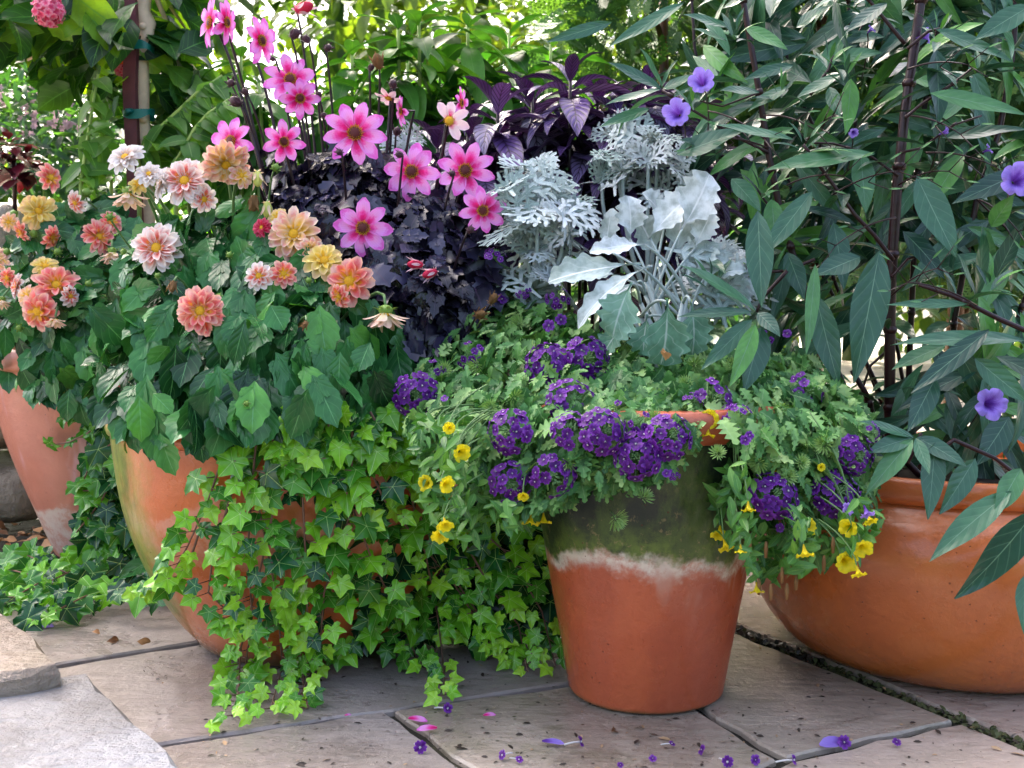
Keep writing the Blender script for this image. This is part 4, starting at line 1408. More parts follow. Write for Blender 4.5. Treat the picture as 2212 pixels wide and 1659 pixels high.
mss = {id(pV1): MB(), id(pV2): MB()}
r_ = random.Random(9)
for i, (x, y, d, k) in enumerate(VERB):
    pl = pV1 if x < 1480 else pV2
    Y = yV(x, y) - .055 if y > 700 else 1.78
    if x == 1712: Y = 1.46
    R, dv = face_R(r_.uniform(-22, 22) + (x - 1390) * .03, 20 + r_.uniform(-15, 22) - (y - 900) * .06, r_.random() * 6)
    c = P(x, y, Y)
    s_ = PX(d, Y) / 2 * 1.30
    part('flower_cluster', CLU[k], pl, c - dv * s_ * .3, R, s_)
    e_ = c - dv * s_ * .4
    mss[id(pl)].tube(curve3(e_ + np.array([(pl.location[0] - c[0]) * .2, .10, -.02]), e_ + np.array([0, .04, -.01]), e_, 8), .0015, 5)
# single florets and the green seed heads
FLO = MB(); floret(FLO, (0, 0, 0), (0, 0, 1), 1.0, 5); FLO.tube([(0, 0, -.1), (.1, 0, -.8), (.3, 0, -1.6)], [.12, .10, .08], 6, .5, 1)
FLO = FLO.mesh('floret', [MAT['verb_pet'], MAT['white_tube']])
for x, y, d in ((1185, 703, 30), (1212, 690, 28), (1085, 645, 26), (1130, 622, 24), (1610, 950, 26), (1700, 720, 22), (1665, 735, 18), (1620, 940, 22), (1440, 1022, 22), (960, 860, 20), (1335, 870, 18), (1650, 720, 18)):
    pl = pV1 if x < 1480 else pV2
    Y = yV(x, y) - .06
    R, dv = face_R(r_.uniform(-30, 30), r_.uniform(-10, 50), r_.random() * 6)
    part('floret', FLO, pl, P(x, y, Y), R, PX(d, Y) / 2)
SH = MB()
for i in range(46):
    a = i * 2.4; t = (i + .5) / 46
    rr = math.sqrt(t)
    SH.add(T_small, (rr * .35 * math.cos(a), rr * .35 * math.sin(a), .25 * (1 - t)), (math.cos(a) * rr, math.sin(a) * rr, 1 - .8 * rr), (-math.cos(a), -math.sin(a), .8), .85, .17, -.3, .8 + .2 * random.random())
SH = SH.mesh('seed_head', MAT['verbena_leaf'])
for x, y, d in ((1225, 1000, 44), (1330, 1120, 54), (1390, 1075, 46), (1325, 880, 40), (1030, 790, 40), (960, 800, 40), (1110, 860, 44), (1415, 905, 44), (1640, 1000, 44), (1700, 1030, 46), (1780, 960, 46), (1730, 1000, 40), (1550, 980, 40), (1480, 830, 40), (1580, 790, 40), (1350, 740, 44), (1120, 700, 44), (930, 1070, 44), (1860, 1100, 40), (1690, 880, 40), (1750, 1160, 44), (1500, 790, 44), (1060, 880, 40)):
    pl = pV1 if x < 1480 else pV2
    Y = yV(x, y) - .045
    R, dv = face_R(r_.uniform(-40, 40), r_.uniform(-40, 50), 0)
    part('seed_head', SH, pl, P(x, y, Y), R, PX(d, Y) / 2)
    e_ = P(x, y, Y)
    mss[id(pl)].tube(curve3(e_ + np.array([(pl.location[0] - e_[0]) * .2, .10, -.01]), e_ + np.array([0, .04, 0]), e_, 7), .0013, 4)
for pl in (pV1, pV2):
    mss[id(pl)].build('stem', MAT['stem_green'], pl)

polyC1 = [(880, 900), (960, 900), (1040, 980), (1080, 1080), (1180, 1110), (1180, 1140), (1120, 1140), (1000, 1175), (930, 1130), (900, 1060)]
polyC2 = [(1535, 1010), (1600, 1000), (1640, 1060), (1760, 1120), (1890, 1070), (1905, 1120), (1880, 1190), (1820, 1215), (1740, 1235), (1640, 1265), (1625, 1230), (1560, 1170), (1535, 1110)]
pC1 = thing('calibrachoa_plant', 'yellow trumpet flowered trailer beside the ivy, left of the mossy pot', 'calibrachoa', (CP[0] - .10, CP[1] - .06, .43), 'yellow calibrachoas')
pC2 = thing('calibrachoa_plant', 'yellow trumpet flowered trailer hanging between mossy pot and orange bowl', 'calibrachoa', (CP[0] + .10, CP[1] - .06, .43), 'yellow calibrachoas')
yC = lambda dx, dy: 1.50 + .05 * math.sin(dx * .05)
YEL = [(1000, 980, 36, 30, -10), (917, 1045, 34, -30, 0), (968, 1048, 34, 40, -5), (962, 1140, 34, 10, -40), (950, 1162, 34, 0, -30), (1145, 1135, 34, -10, -70), (1175, 1132, 30, 10, -75), (1532, 906, 38, -5, 0), (1662, 1018, 44, 0, 15), (1555, 1160, 36, -10, -45), (1570, 1188, 32, 20, -55), (1617, 1105, 28, 0, -70),
       (1740, 1203, 34, 10, -65), (1830, 1142, 38, -40, -10), (1866, 1188, 38, 0, -20), (1832, 1216, 46, 10, -5), (1856, 1245, 30, 10, -60), (1755, 1138, 32, 40, 10), (1882, 1130, 28, 20, -50), (970, 925, 24, 0, 0), (1600, 1195, 24, 0, -80), (1635, 1282, 30, 0, -75), (1130, 1075, 22, 0, -30), (1775, 1010, 16, 0, 0), (1530, 945, 26, 0, -70), (1800, 1240, 0, 0, 0)]
for pl, poly, n, sd_ in ((pC1, polyC1, 330, 71), (pC2, polyC2, 520, 72)):
    mb = MB()
    dome(mb, poly, n, yC, [T_small, T_ovate], (.020, .034), .36, CP, sd_, .5, .5, .5, .5, .06, .5, .9, (.1, .7))
    mb.build('foliage', MAT['cali_leaf'], pl)
    ms = MB()
    for i, (x, y, d, yaw, pit) in enumerate(YEL):
        if d == 0 or (x < 1300) != (pl is pC1): continue
        Y = yC(x, y) - .055
        R, dv = face_R(yaw, pit, i)
        c = P(x, y, Y); s_ = PX(d, Y) / 2 * 1.2
        part('flower', CAL[i % 2], pl, c, R, s_)
        e_ = c - dv * s_ * 1.2
        ms.tube(curve3(e_ + np.array([(pl.location[0] - c[0]) * .25, .06, .05]), e_ + np.array([0, .02, .03]), e_, 8), .0011, 5)
    for x, y in sample(poly, 26, sd_):
        c = P(x, y, yC(x, y))
        ms.tube(curve3(np.array([pl.location[0] + (c[0] - pl.location[0]) * .7, c[1] + .06, min(.46, c[2] + .12)]), [c[0], c[1] + .03, c[2] + .05], c + np.array([0, .02, 0]), 8), .0011, 5)
    ms.build('stem', MAT['stem_green'], pl)
    if pl is pC2:
        for x, y in ((1640, 1250), (1665, 1262), (1690, 1225), (1720, 1240), (1780, 1200), (1800, 1160), (1620, 1160), (1655, 1170), (1700, 1260)):
            c = P(x, y, 1.45)
            md = MB()
            md.tube([c, c - np.array([0, 0, .010]), c - np.array([0, 0, .022])], [.0015, .003, .002], 6, .6)
            md.build('withered_flower', MAT['dry'], pl)

# ------------------------------------------------------------------ ivy
def pot_front(dx, dy, C, prof, off):
    # nearest hit of the view ray with the pot's outside, off metres in front of it
    d = ray(dx, dy); d = d / d[1]
    zs = [q[1] for q in prof]; rs = [q[0] for q in prof]
    for Y in np.arange(C[1] - .45, C[1] + .05, .01):
        p = np.array([0, 0, CAMZ]) + d * Y
        r = np.interp(p[2], zs, rs) + off
        if (p[0] - C[0]) ** 2 + (p[1] - C[1]) ** 2 < r * r:
            return Y
    return C[1]


IPROF = [(.165, -.2), (.178, .006), (.190, .02), (.222, .06), (.256, .12), (.289, .20), (.310, .28), (.320, .35), (.325, .45)]


def yI(dx, dy, off=.03):
    return min(pot_front(dx, dy, IP, IPROF, off), 1.80)


def ivy_leaf(mb, p, size, rnd, r, spread=.35, tipdir=None):
    nn = nrmz(np.array([r.gauss(0, .4), -.75, .55 + r.gauss(0, .3)]))
    f = np.array([r.gauss(0, .55), -.15, -.8]) if tipdir is None else np.asarray(tipdir) + np.array([r.gauss(0, .5), -.2, r.gauss(0, .4)])
    f = nrmz(f - nn * np.dot(nrmz(f), nn))
    mb.add(r.choice(T_ivy), p - f * size * .35, f, nn, size, size * .82, r.uniform(.1, .6), rnd)


pI = thing('ivy_plant', 'bright green ivy cascading over the front of the wide pot', 'ivy', (IP[0] + .12, IP[1] - .15, .39), 'ivy plants')
polyI = [(470, 930), (560, 885), (680, 870), (770, 890), (880, 890), (900, 980), (960, 1080), (1100, 1120), (1190, 1180), (1205, 1300), (1190, 1410), (1100, 1400), (1000, 1440), (900, 1440), (820, 1420), (740, 1440), (680, 1430), (620, 1470), (560, 1430), (510, 1380), (480, 1300), (420, 1220), (360, 1190), (400, 1120), (440, 1020)]
polyItop = [(480, 950), (560, 915), (680, 905), (880, 895), (900, 960), (860, 1010), (700, 1010), (560, 1000), (480, 1010)]
polyI2 = [(600, 900), (860, 900), (960, 1080), (1180, 1180), (1200, 1400), (1000, 1430), (830, 1410), (700, 1380), (640, 1250), (600, 1100)]
polyI3 = [(880, 1120), (1060, 1100), (1190, 1170), (1200, 1420), (1060, 1420), (900, 1440), (860, 1300)]
mi = MB(); mv = MB()
r_ = random.Random(3)
for poly, n, off, dy_, lo, hi, sz in ((polyI, 240, .045, 0, .30, 1.0, (26, 66)), (polyI2, 150, .015, .02, 0, .2, (40, 76)), (polyI3, 120, .02, .09, 0, .22, (44, 80)), (polyI3, 110, .02, .17, 0, .15, (44, 80)), (polyItop, 95, .035, 0, .3, 1, (34, 70))):  # rear layers use dark old-leaf tones that also mimic shade within the ivy
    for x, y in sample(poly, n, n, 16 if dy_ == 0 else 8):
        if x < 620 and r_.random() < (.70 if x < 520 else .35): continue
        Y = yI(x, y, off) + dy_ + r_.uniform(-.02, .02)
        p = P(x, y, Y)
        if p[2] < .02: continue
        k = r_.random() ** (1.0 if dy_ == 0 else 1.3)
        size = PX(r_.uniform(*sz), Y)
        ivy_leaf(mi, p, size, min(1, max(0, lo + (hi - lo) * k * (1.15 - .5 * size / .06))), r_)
VINES = [[(560, 890), (545, 1040), (535, 1200), (545, 1330), (530, 1440), (560, 1545)], [(620, 880), (650, 1000), (660, 1200), (665, 1350), (655, 1480), (665, 1530)], [(700, 880), (740, 1040), (800, 1200), (860, 1330), (900, 1420), (960, 1490)],
         [(800, 890), (880, 1040), (920, 1200), (945, 1330), (957, 1430), (962, 1500)], [(880, 980), (960, 1220), (1030, 1320), (1110, 1420)], [(980, 1130), (1060, 1270), (1120, 1350), (1140, 1450)], [(500, 930), (450, 1080), (405, 1180), (375, 1235)],
         [(520, 1000), (460, 1200), (450, 1280), (500, 1330), (540, 1360)], [(430, 1150), (400, 1240), (340, 1262), (305, 1275)], [(600, 900), (560, 1100), (600, 1300), (610, 1440), (585, 1530)], [(760, 900), (760, 1100), (700, 1280), (690, 1420), (640, 1520)],
         [(660, 900), (600, 1060), (560, 1240), (520, 1400), (515, 1500), (505, 1545)], [(840, 900), (1000, 1110), (1100, 1200), (1170, 1320), (1200, 1440)], [(740, 890), (830, 1080), (980, 1260), (1050, 1370), (1100, 1400)]]
for k, vn in enumerate(VINES):
    pts = []
    for j in range(len(vn) - 1):
        for t in np.linspace(0, 1, 7)[:-1]:
            pts.append((vn[j][0] * (1 - t) + vn[j + 1][0] * t, vn[j][1] * (1 - t) + vn[j + 1][1] * t))
    pts.append(vn[-1])
    W = []
    for x, y in pts:
        Y = yI(x, y, .03) - .01
        p = P(x, y, Y)
        if p[2] < .012: p = G(x, y, .012)
        W.append(p)
    mv.tube(W, np.linspace(.0020, .0011, len(W)), 5, .5)
    n = len(W)
    for j in range(4, n):
        t = j / n
        if r_.random() < (.25 if t < .75 else .08): continue
        size = PX((56 - 25 * t) * r_.uniform(.75, 1.2), W[j][1])
        sd = 1 if j % 2 else -1
        dv = nrmz(W[j] - W[j - 1])
        f = dv * .6 + np.array([sd * .9, -.2, -.1])
        p = W[j] + np.array([sd * size * .55, -.012 - r_.random() * .02, 0])
        if p[2] < .015: p[2] = .015 + r_.random() * .01
        ivy_leaf(mi, p + nrmz(f) * size * .2, size, min(1, max(.12, .38 + .45 * t + r_.gauss(0, .30))), r_, .3, f)
        mv.tube([W[j], p], .0008, 4, .8)
mi.build('foliage', MAT['ivy_leaf'], pI)
mv.build('stem', MAT['stem_ivy'], pI)

# ivy of the tall pot, and the one creeping over the paving at its foot
def patch(label, poly, n, Yf, base, sz, lo, hi, seed, vines, group):
    t = thing('ivy_plant', label, 'ivy', base, group)
    m_ = MB(); s_ = MB(); r = random.Random(seed)
    for x, y in sample(poly, n, seed):
        Y = Yf(x, y) + r.uniform(-.05, .05)
        p = P(x, y, Y)
        if p[2] < .012: p = G(x, y, .012 + r.random() * .02)
        ivy_leaf(m_, p, PX(r.uniform(*sz), Y), lo + (hi - lo) * r.random(), r)
    for vn in vines:
        W = [P(x, y, Yf(x, y) - .03) for x, y in vn]
        W = [w_ if w_[2] > .01 else np.array([w_[0], w_[1], .01]) for w_ in W]
        s_.tube(W, .0016, 5)
        for j in range(1, len(W)):
            ivy_leaf(m_, W[j], PX(r.uniform(*sz) * .8, W[j][1]), hi * r.uniform(.7, 1), r)
    m_.build('foliage', MAT['ivy_leaf'], t)
    s_.build('stem', MAT['stem_ivy'], t)
    return t


yL = lambda x, y: 2.30 + .0004 * (300 - x)
patch('dark ivy trailing down the right side of the tall pink pot', [(185, 900), (260, 880), (290, 960), (300, 1080), (330, 1180), (320, 1240), (230, 1250), (180, 1200), (170, 1120), (195, 1020)], 150, yL, (LP[0] + .14, LP[1] - .1, .45), (30, 64), 0, .6, 81,
      [[(230, 900), (190, 935), (150, 955), (110, 962)], [(250, 950), (200, 990), (180, 1040)], [(260, 1000), (220, 1080), (190, 1120), (165, 1150)], [(250, 920), (160, 900), (135, 905)], [(230, 1060), (180, 1060), (165, 1055)]], 'ivy plants')


def yG(x, y):
    return float(np.clip(G(x, max(y + 45, 1250), 0)[1], 1.9, 2.6))


patch('low ivy creeping across the paving at the foot of the tall pot', [(-30, 1200), (50, 1190), (100, 1210), (200, 1190), (330, 1200), (380, 1260), (330, 1310), (240, 1290), (170, 1330), (70, 1345), (20, 1320), (-30, 1300)], 120, yG, tuple(G(200, 1270)), (30, 66), .05, .75, 82,
      [[(160, 1230), (100, 1260), (60, 1240), (20, 1230)], [(200, 1280), (120, 1320), (70, 1340)], [(150, 1240), (60, 1200)], [(100, 1250), (30, 1290), (-20, 1290)]], 'ivy plants')
tl = thing('strap_leaf_plant', 'dark broad strap leaves drooping beside the creeping ivy', 'plant', tuple(G(325, 1250)))
mb = MB()
for bx, by, tx, ty, W in ((300, 1210, 298, 1345, 26), (340, 1200, 380, 1150, 40), (330, 1210, 260, 1240, 40), (345, 1230, 360, 1290, 22)):
    a = P(bx, by, 2.2); b = P(tx, ty, 2.1); b[2] = max(b[2], .01)
    mb.add(T_lance, a, b - a, (.2, -.8, .6), np.linalg.norm(b - a), PX(W, 2.2), .3, .5)
mb.build('foliage', MAT['dahlia_leaf'], tl)

# ------------------------------------------------------------------ tall narrow leaved plant in the orange bowl
pR = thing('mexican_petunia', 'tall dark stemmed plant with narrow leaves and lavender flowers in the orange bowl', 'flowering plant', (BP[0], BP[1], .31))
ms = MB(); mb = MB()
SB = {}
STEMS = [([(1925, 1040), (1922, 880), (1922, 750), (1925, 600), (1938, 400), (1955, 240), (1990, 0), (2000, -80)], 1.82, .0098),
         ([(1960, 1040), (1850, 900), (1760, 690), (1690, 480), (1660, 330), (1640, 200), (1605, 0), (1590, -80)], 1.88, .0066),
         ([(2010, 1040), (1960, 900), (1972, 600), (1985, 300), (2020, 100), (2045, -40)], 2.02, .0062),
         ([(2060, 1040), (2060, 700), (2110, 430), (2160, 280), (2190, 100), (2196, -40)], 1.98, .0062),
         ([(2100, 1050), (2140, 850), (2230, 600), (2260, 300)], 1.90, .0050),
         ([(1990, 1040), (1880, 800), (1760, 560), (1700, 380), (1540, 330), (1500, 100), (1492, -40)], 2.06, .0038),
         ([(1985, 1040), (1900, 860), (1800, 600), (1770, 300), (1700, 150), (1700, -40)], 2.08, .0040),
         ([(1985, 1040), (1940, 760), (1870, 500), (1850, 300), (1840, 120), (1830, -40)], 2.06, .0040),
         ([(2000, 1040), (1900, 940), (1870, 850), (1840, 800)], 1.84, .0060)]
BR = [([(1930, 562), (1890, 510), (1845, 462), (1790, 385), (1735, 312)], 1.78, .0036), ([(1955, 255), (1990, 225), (2060, 180), (2110, 140)], 1.76, .0028), ([(1955, 95), (1910, 40), (1860, -20)], 1.78, .0035), ([(2240, 725), (2160, 690), (2110, 665), (2060, 640), (1985, 615)], 1.66, .0042),
      ([(1760, 560), (1700, 585), (1620, 590), (1480, 560)], 1.80, .0028), ([(1940, 380), (1870, 330), (1800, 310), (1740, 308)], 1.80, .0022), ([(1945, 330), (1990, 320), (2060, 270), (2120, 250)], 1.78, .0022), ([(1700, 585), (1650, 640), (1634, 674)], 1.76, .0034),
      ([(1750, 205), (1790, 150), (1800, 120)], 1.86, .0030), ([(1960, 105), (2005, 68), (2030, 62)], 1.77, .0028), ([(1925, 600), (1960, 560), (2010, 545)], 1.80, .0024), ([(1960, 1000), (1980, 960), (1990, 935)], 1.62, .0034), ([(1985, 1010), (2060, 950), (2150, 990), (2240, 1060)], 1.60, .0036),
      ([(1660, 330), (1600, 300), (1500, 240), (1430, 195)], 1.86, .0028), ([(1640, 200), (1560, 230), (1500, 215)], 1.86, .0018), ([(1690, 480), (1650, 430), (1630, 400)], 1.86, .0024), ([(2110, 430), (2150, 470), (2180, 500)], 1.9, .002), ([(1925, 750), (1880, 790), (1850, 880)], 1.86, .0026), ([(1840, 100), (1860, 60), (1890, 20)], 2.0, .0022)]
for pts, Y, rad in STEMS + BR:
    W = []
    for j in range(len(pts) - 1):
        for t in np.linspace(0, 1, 5)[:-1]:
            x = pts[j][0] * (1 - t) + pts[j + 1][0] * t; y = pts[j][1] * (1 - t) + pts[j + 1][1] * t
            W.append(P(x, y, Y if rad < .003 or pts[0][1] < 1000 else Y * 1.0))
    W.append(P(pts[-1][0], pts[-1][1], Y))
    ms.tube(W, np.linspace(rad, rad * .72, len(W)), 10, random.random())
    # swollen nodes with a pair of opposite leaves each
    acc = 0; last = W[0]; az = random.random() * 3
    for j in range(1, len(W)):
        acc += np.linalg.norm(W[j] - last); last = W[j]
        if acc > (.12 if rad > .0035 else .085) and W[j][2] > .42:
            acc = 0; az += 1.35
            dv = nrmz(W[j] - W[j - 1])
            ms.tube([W[j] - dv * .006, W[j], W[j] + dv * .006], [rad * 1.0, rad * 1.18, rad], 10, .8)
            for s_ in (0, PI):
                a = az + s_ + random.gauss(0, .25)
                d = np.array([math.cos(a), math.sin(a), 0.0])
                e = random.uniform(-.1, .6)
                f = d * math.cos(e) + np.array([0, 0, math.sin(e)])
                L = random.uniform(.085, .15)
                mb.add(T_lance, W[j] + d * rad, f, np.array([0, 0, 1.]) - d * math.sin(e) + rv(.15), L, L * random.uniform(.17, .23), random.uniform(.5, 1.4), min(.9, max(0, random.gauss(.4, .22))), 0, random.gauss(0, .07))
LEAVES = [(1900, 540, 1850, 820, 80, 1.62), (1980, 380, 2062, 552, 72, 1.70), (1755, 413, 1650, 552, 48, 1.70), (1460, 335, 1602, 278, 58, 1.72), (1714, 302, 1546, 265, 36, 1.70), (1889, 333, 1657, 346, 52, 1.72), (1714, 141, 1613, 161, 28, 1.8), (1704, 188, 1617, 225, 32, 1.78),
          (1916, 7, 1828, 64, 38, 1.7), (2020, 64, 2188, 123, 42, 1.72), (2225, 13, 2118, 76, 50, 1.7), (2007, 202, 2222, 237, 44, 1.7), (2033, 300, 2215, 262, 46, 1.72), (1859, 330, 1870, 452, 52, 1.78), (2022, 105, 2036, 264, 60, 1.76), (1815, 161, 1722, 206, 34, 1.76), (1838, 170, 1832, 282, 44, 1.8),
          (1791, 188, 1812, 252, 30, 1.8), (2222, 366, 2072, 432, 50, 1.7), (2141, 490, 2183, 425, 40, 1.72), (2141, 555, 2136, 495, 30, 1.66), (1580, 386, 1644, 447, 44, 1.74), (1667, 430, 1677, 526, 44, 1.74), (1637, 455, 1647, 658, 60, 1.64), (1632, 672, 1488, 552, 48, 1.60), (1626, 675, 1466, 670, 32, 1.58),
          (1636, 676, 1686, 716, 36, 1.6), (1625, 690, 1518, 790, 40, 1.58), (1632, 700, 1586, 834, 44, 1.56), (1645, 705, 1612, 842, 66, 1.60), (1761, 570, 1748, 763, 32, 1.62), (1762, 635, 1808, 834, 58, 1.68), (1858, 555, 1762, 592, 54, 1.70), (2090, 657, 1923, 653, 24, 1.62), (2215, 736, 1946, 712, 50, 1.60),
          (2137, 712, 1974, 844, 46, 1.58), (2042, 746, 1927, 790, 42, 1.64), (2105, 773, 2222, 872, 50, 1.58), (2022, 815, 1962, 928, 54, 1.58), (1975, 946, 1870, 905, 36, 1.54), (1972, 948, 1875, 1058, 46, 1.52), (1970, 946, 1880, 968, 40, 1.53), (1978, 946, 2009, 1022, 30, 1.52), (1980, 944, 2090, 1002, 44, 1.55),
          (2020, 955, 2009, 1118, 54, 1.54), (2107, 990, 2036, 1108, 56, 1.55), (2185, 1062, 2004, 1192, 60, 1.50), (2240, 1098, 2092, 1303, 84, 1.45), (2216, 1240, 2206, 1362, 40, 1.48), (2205, 1012, 2150, 1108, 52, 1.52), (1477, 7, 1322, 92, 34, 1.72), (1322, 48, 1182, 88, 28, 1.78), (1428, 191, 1320, 132, 32, 1.74),
          (1430, 190, 1452, 126, 26, 1.76), (1428, 193, 1312, 220, 30, 1.72), (1430, 190, 1388, 100, 34, 1.78), (1403, 235, 1303, 267, 28, 1.72), (1432, 192, 1500, 160, 28, 1.74), (1570, 90, 1500, 60, 30, 1.78), (1610, 60, 1700, 100, 34, 1.76), (1640, 200, 1560, 190, 34, 1.76), (1800, 130, 1900, 100, 34, 1.78), (1560, 20, 1640, -20, 32, 1.8), (1950, 500, 2050, 590, 46, 1.75),
          (1560, 320, 1470, 300, 30, 1.74), (1580, 60, 1480, 30, 30, 1.8), (2110, 640, 2140, 490, 40, 1.66), (2110, 650, 2075, 540, 30, 1.66), (1700, 545, 1740, 640, 44, 1.78), (2150, 600, 2212, 480, 44, 1.75), (1720, 60, 1780, 10, 36, 1.8), (2080, 330, 2010, 440, 44, 1.8), (2180, 900, 2120, 1000, 60, 1.62), (1800, 480, 1830, 620, 50, 1.78)]
for bx, by, tx, ty, W, Y in LEAVES:
    a = P(bx, by, Y + .02); b = P(tx, ty, Y - .02)
    d = b - a
    nn = np.array([0, -.65, .65]) + rv(.18) + np.array([-.25 * np.sign(d[0]), 0, 0])
    mb.add(T_lance_w, a, d, nn, np.linalg.norm(d) * 1.02, PX(W, Y), random.uniform(.05, .35), min(1, max(0, random.gauss(.5, .25))), 0, random.gauss(0, .03))
for k_, (x, y, Y) in enumerate(((1590, 60, 1.76), (1828, 150, 1.76), (1690, 190, 1.78), (1648, 400, 1.74), (2145, 600, 1.64), (1742, 300, 1.74), (1500, 215, 1.76), (2118, 140, 1.74), (1795, 118, 1.78), (1880, 15, 1.8), (2030, 60, 1.75), (1540, 600, 1.72))):
    rosette(mb, P(x, y, Y), 7, .062, .20, T_lance, .97, 1300 + k_, (1.45, .3), (.1, .8), (.1, -.35, 1))
for k_, (x, y, dx_, dy_, Y) in enumerate(((1955, 250, 120, 40, 1.75), (1940, 400, 110, -30, 1.76), (1935, 470, -130, 60, 1.75), (1700, 400, 120, -20, 1.76), (1660, 320, -140, -20, 1.78), (1650, 250, 110, 30, 1.78), (2110, 660, -150, -50, 1.62), (2110, 430, 90, 70, 1.75), (1925, 640, 100, -60, 1.72), (1960, 150, 130, -10, 1.75), (1740, 310, 60, -60, 1.76), (1800, 420, 140, -50, 1.74), (2000, 330, 150, 30, 1.76), (1530, 240, 120, 60, 1.76))):
    a, b = P(x, y, Y + .03), P(x + dx_, y + dy_, Y - .03)
    ms.tube(curve3(a, (a + b) / 2 + np.array([0, 0, .015]), b, 8), np.linspace(.0017, .0010, 8), 5)
    for q in (.55, 1.0):
        m_ = a * (1 - q) + b * q
        for s_ in (-1, 1):
            e = m_ + (b - a) * .28 + np.array([0, -.01, s_ * .022])
            ms.tube([m_, e], [.0010, .0007], 4)
            mb.add(T_lance, e, b - a + np.array([0, 0, s_ * .03]), (0, -.8, .5), .022, .004, .1, .8)
polyR = [(1500, -60), (2260, -60), (2260, 560), (2100, 560), (1900, 520), (1700, 620), (1600, 480), (1480, 330)]
polyR2 = [(1640, 450), (1820, 450), (1850, 700), (1700, 800), (1620, 640)]
polyR3 = [(1880, 880), (2260, 700), (2260, 1080), (2100, 1040), (1990, 1000), (1900, 1010)]
CR = np.array([BP[0], 2.0, 0])
for poly, n, Y, sd_ in ((polyR, 190, 1.98, 91), (polyR2, 45, 1.95, 92), (polyR3, 85, 1.80, 93), ([(1990, 500), (2260, 500), (2260, 800), (2080, 800)], 36, 1.9, 94)):
    dome(mb, poly, n, lambda a, b: Y, [T_lance, T_lance_w], (.10, .17), .20, CR, sd_, .5, .5, .8, .25, .12, .4, .6, (.3, 1.1))
dome(mb, polyR, 190, lambda a, b: 2.06, [T_lance, T_lance_w], (.10, .17), .22, CR, 97, .5, .5, .8, .25, .10, .45, .6, (.3, 1.1), lambda r, a, b: r.random() * .25)
mb.build('foliage', MAT['ruellia_leaf'], pR)
for i, (x, y, d, yaw, pit, Y) in enumerate(((1515, 172, 62, -15, 10, 1.70), (1460, 243, 66, -20, 0, 1.68), (2202, 385, 82, -10, 5, 1.66), (2146, 872, 78, 0, 5, 1.56), (2008, 76, 40, 70, 10, 1.8), (2050, 282, 32, 60, 20, 1.75), (2140, 320, 26, 70, 30, 1.75), (1875, 1115, 38, 20, -55, 1.42), (1830, 1100, 34, -60, -10, 1.42), (1845, 288, 24, 0, -30, 1.75), (1885, 60, 22, 50, 40, 1.8))):
    R, dv = face_R(yaw, pit, i)
    c = P(x, y, Y); s_ = PX(d, Y) / 2 * .92
    part('flower', RUE[i % 2], pR, c, R, s_)
    b = c - dv * s_ * 1.35
    ms.tube(curve3(b, b + np.array([.02, .05, -.01]), b + np.array([.03, .12, -.05]), 6), .0012, 5)
ms.build('stem', MAT['stem_red'], pR)

# ------------------------------------------------------------------ small flowering tree with its stake, top left
YT = 2.66
tr = thing('standard_tree', 'small staked tree with pale bark, large leaves and pink flower balls', 'tree', (P(312, 340, YT)[0], YT, 0))
mt = MB()
W = [P(x, y, YT) for x, y in ((318, -90), (313, -20), (307, 25), (318, 50), (315, 85), (304, 130), (309, 190), (306, 250), (312, 300), (314, 345))]
W.append(np.array([W[-1][0] + .01, YT, .3])); W.append(np.array([W[-1][0], YT, -.03]))
mt.tube(W, [.018, .017, .019, .021, .016, .018, .015, .018, .016, .016, .018, .020], 14, .5)
for i_, (x, y, r) in enumerate(((306, 62, .009), (305, 133, .008), (307, 262, .009), (311, 300, .006))):
    c = P(x, y, YT); mt.tube([c, c + np.array([(-1) ** i_ * .012, -.022, .002])], [r * 1.5, r * .8], 8, .9)
MAT['pale_bark'] = flat_mat('pale_bark', (.74, .56, .36), .7, .2, 0, .45, 30)
mt.build('trunk', MAT['pale_bark'], tr)
ml = MB(); mbr = MB()
TP = [([(-60, -60), (270, -60), (275, 40), (260, 190), (190, 200), (120, 210), (60, 130), (-60, 150)], 170, 2.85, (.07, .13)), ([(330, -60), (460, -60), (440, 60), (470, 180), (420, 240), (340, 230), (325, 100)], 80, 2.78, (.09, .14)), ([(-60, -60), (280, -60), (270, 90), (-60, 90)], 60, 2.55, (.10, .16)), ([(180, 180), (270, 160), (275, 270), (240, 260)], 24, 2.7, (.05, .08))]
CT = np.array([P(312, 0, YT)[0], YT, 1.2])
for q, (poly, n, Y, Lr) in enumerate(TP):
    dome(ml, poly, n, lambda a, b: Y, [T_tooth, T_ovate], Lr, .62, CT, 201 + q, .6, .35, .6, .45, .16, .45, .4, (.2, .8))
for x, y in ((20, 20), (110, 60), (200, 20), (240, 120), (60, 130), (400, 60), (430, 160), (150, 160)):
    mbr.tube(curve3(P(314, -70, YT), P((x + 314) / 2, y - 60, YT + .05), P(x, y, 2.78), 8), np.linspace(.007, .003, 8), 6)
ml.build('foliage', MAT['tree_leaf'], tr)
mbr.build('branch', MAT['pale_bark'], tr)


def ball_cluster(mat, seed):
    mb = MB()
    for i in range(70):
        t = 1 - 2 * (i + .5) / 70; a = i * 2.39996
        q = math.sqrt(1 - t * t)
        d = np.array([q * math.cos(a), q * math.sin(a), t])
        floret(mb, d * (.80 + .10 * (i % 3)), d + rv(.18), .30, i, False)
    return mb.mesh('flower_ball', MAT[mat])


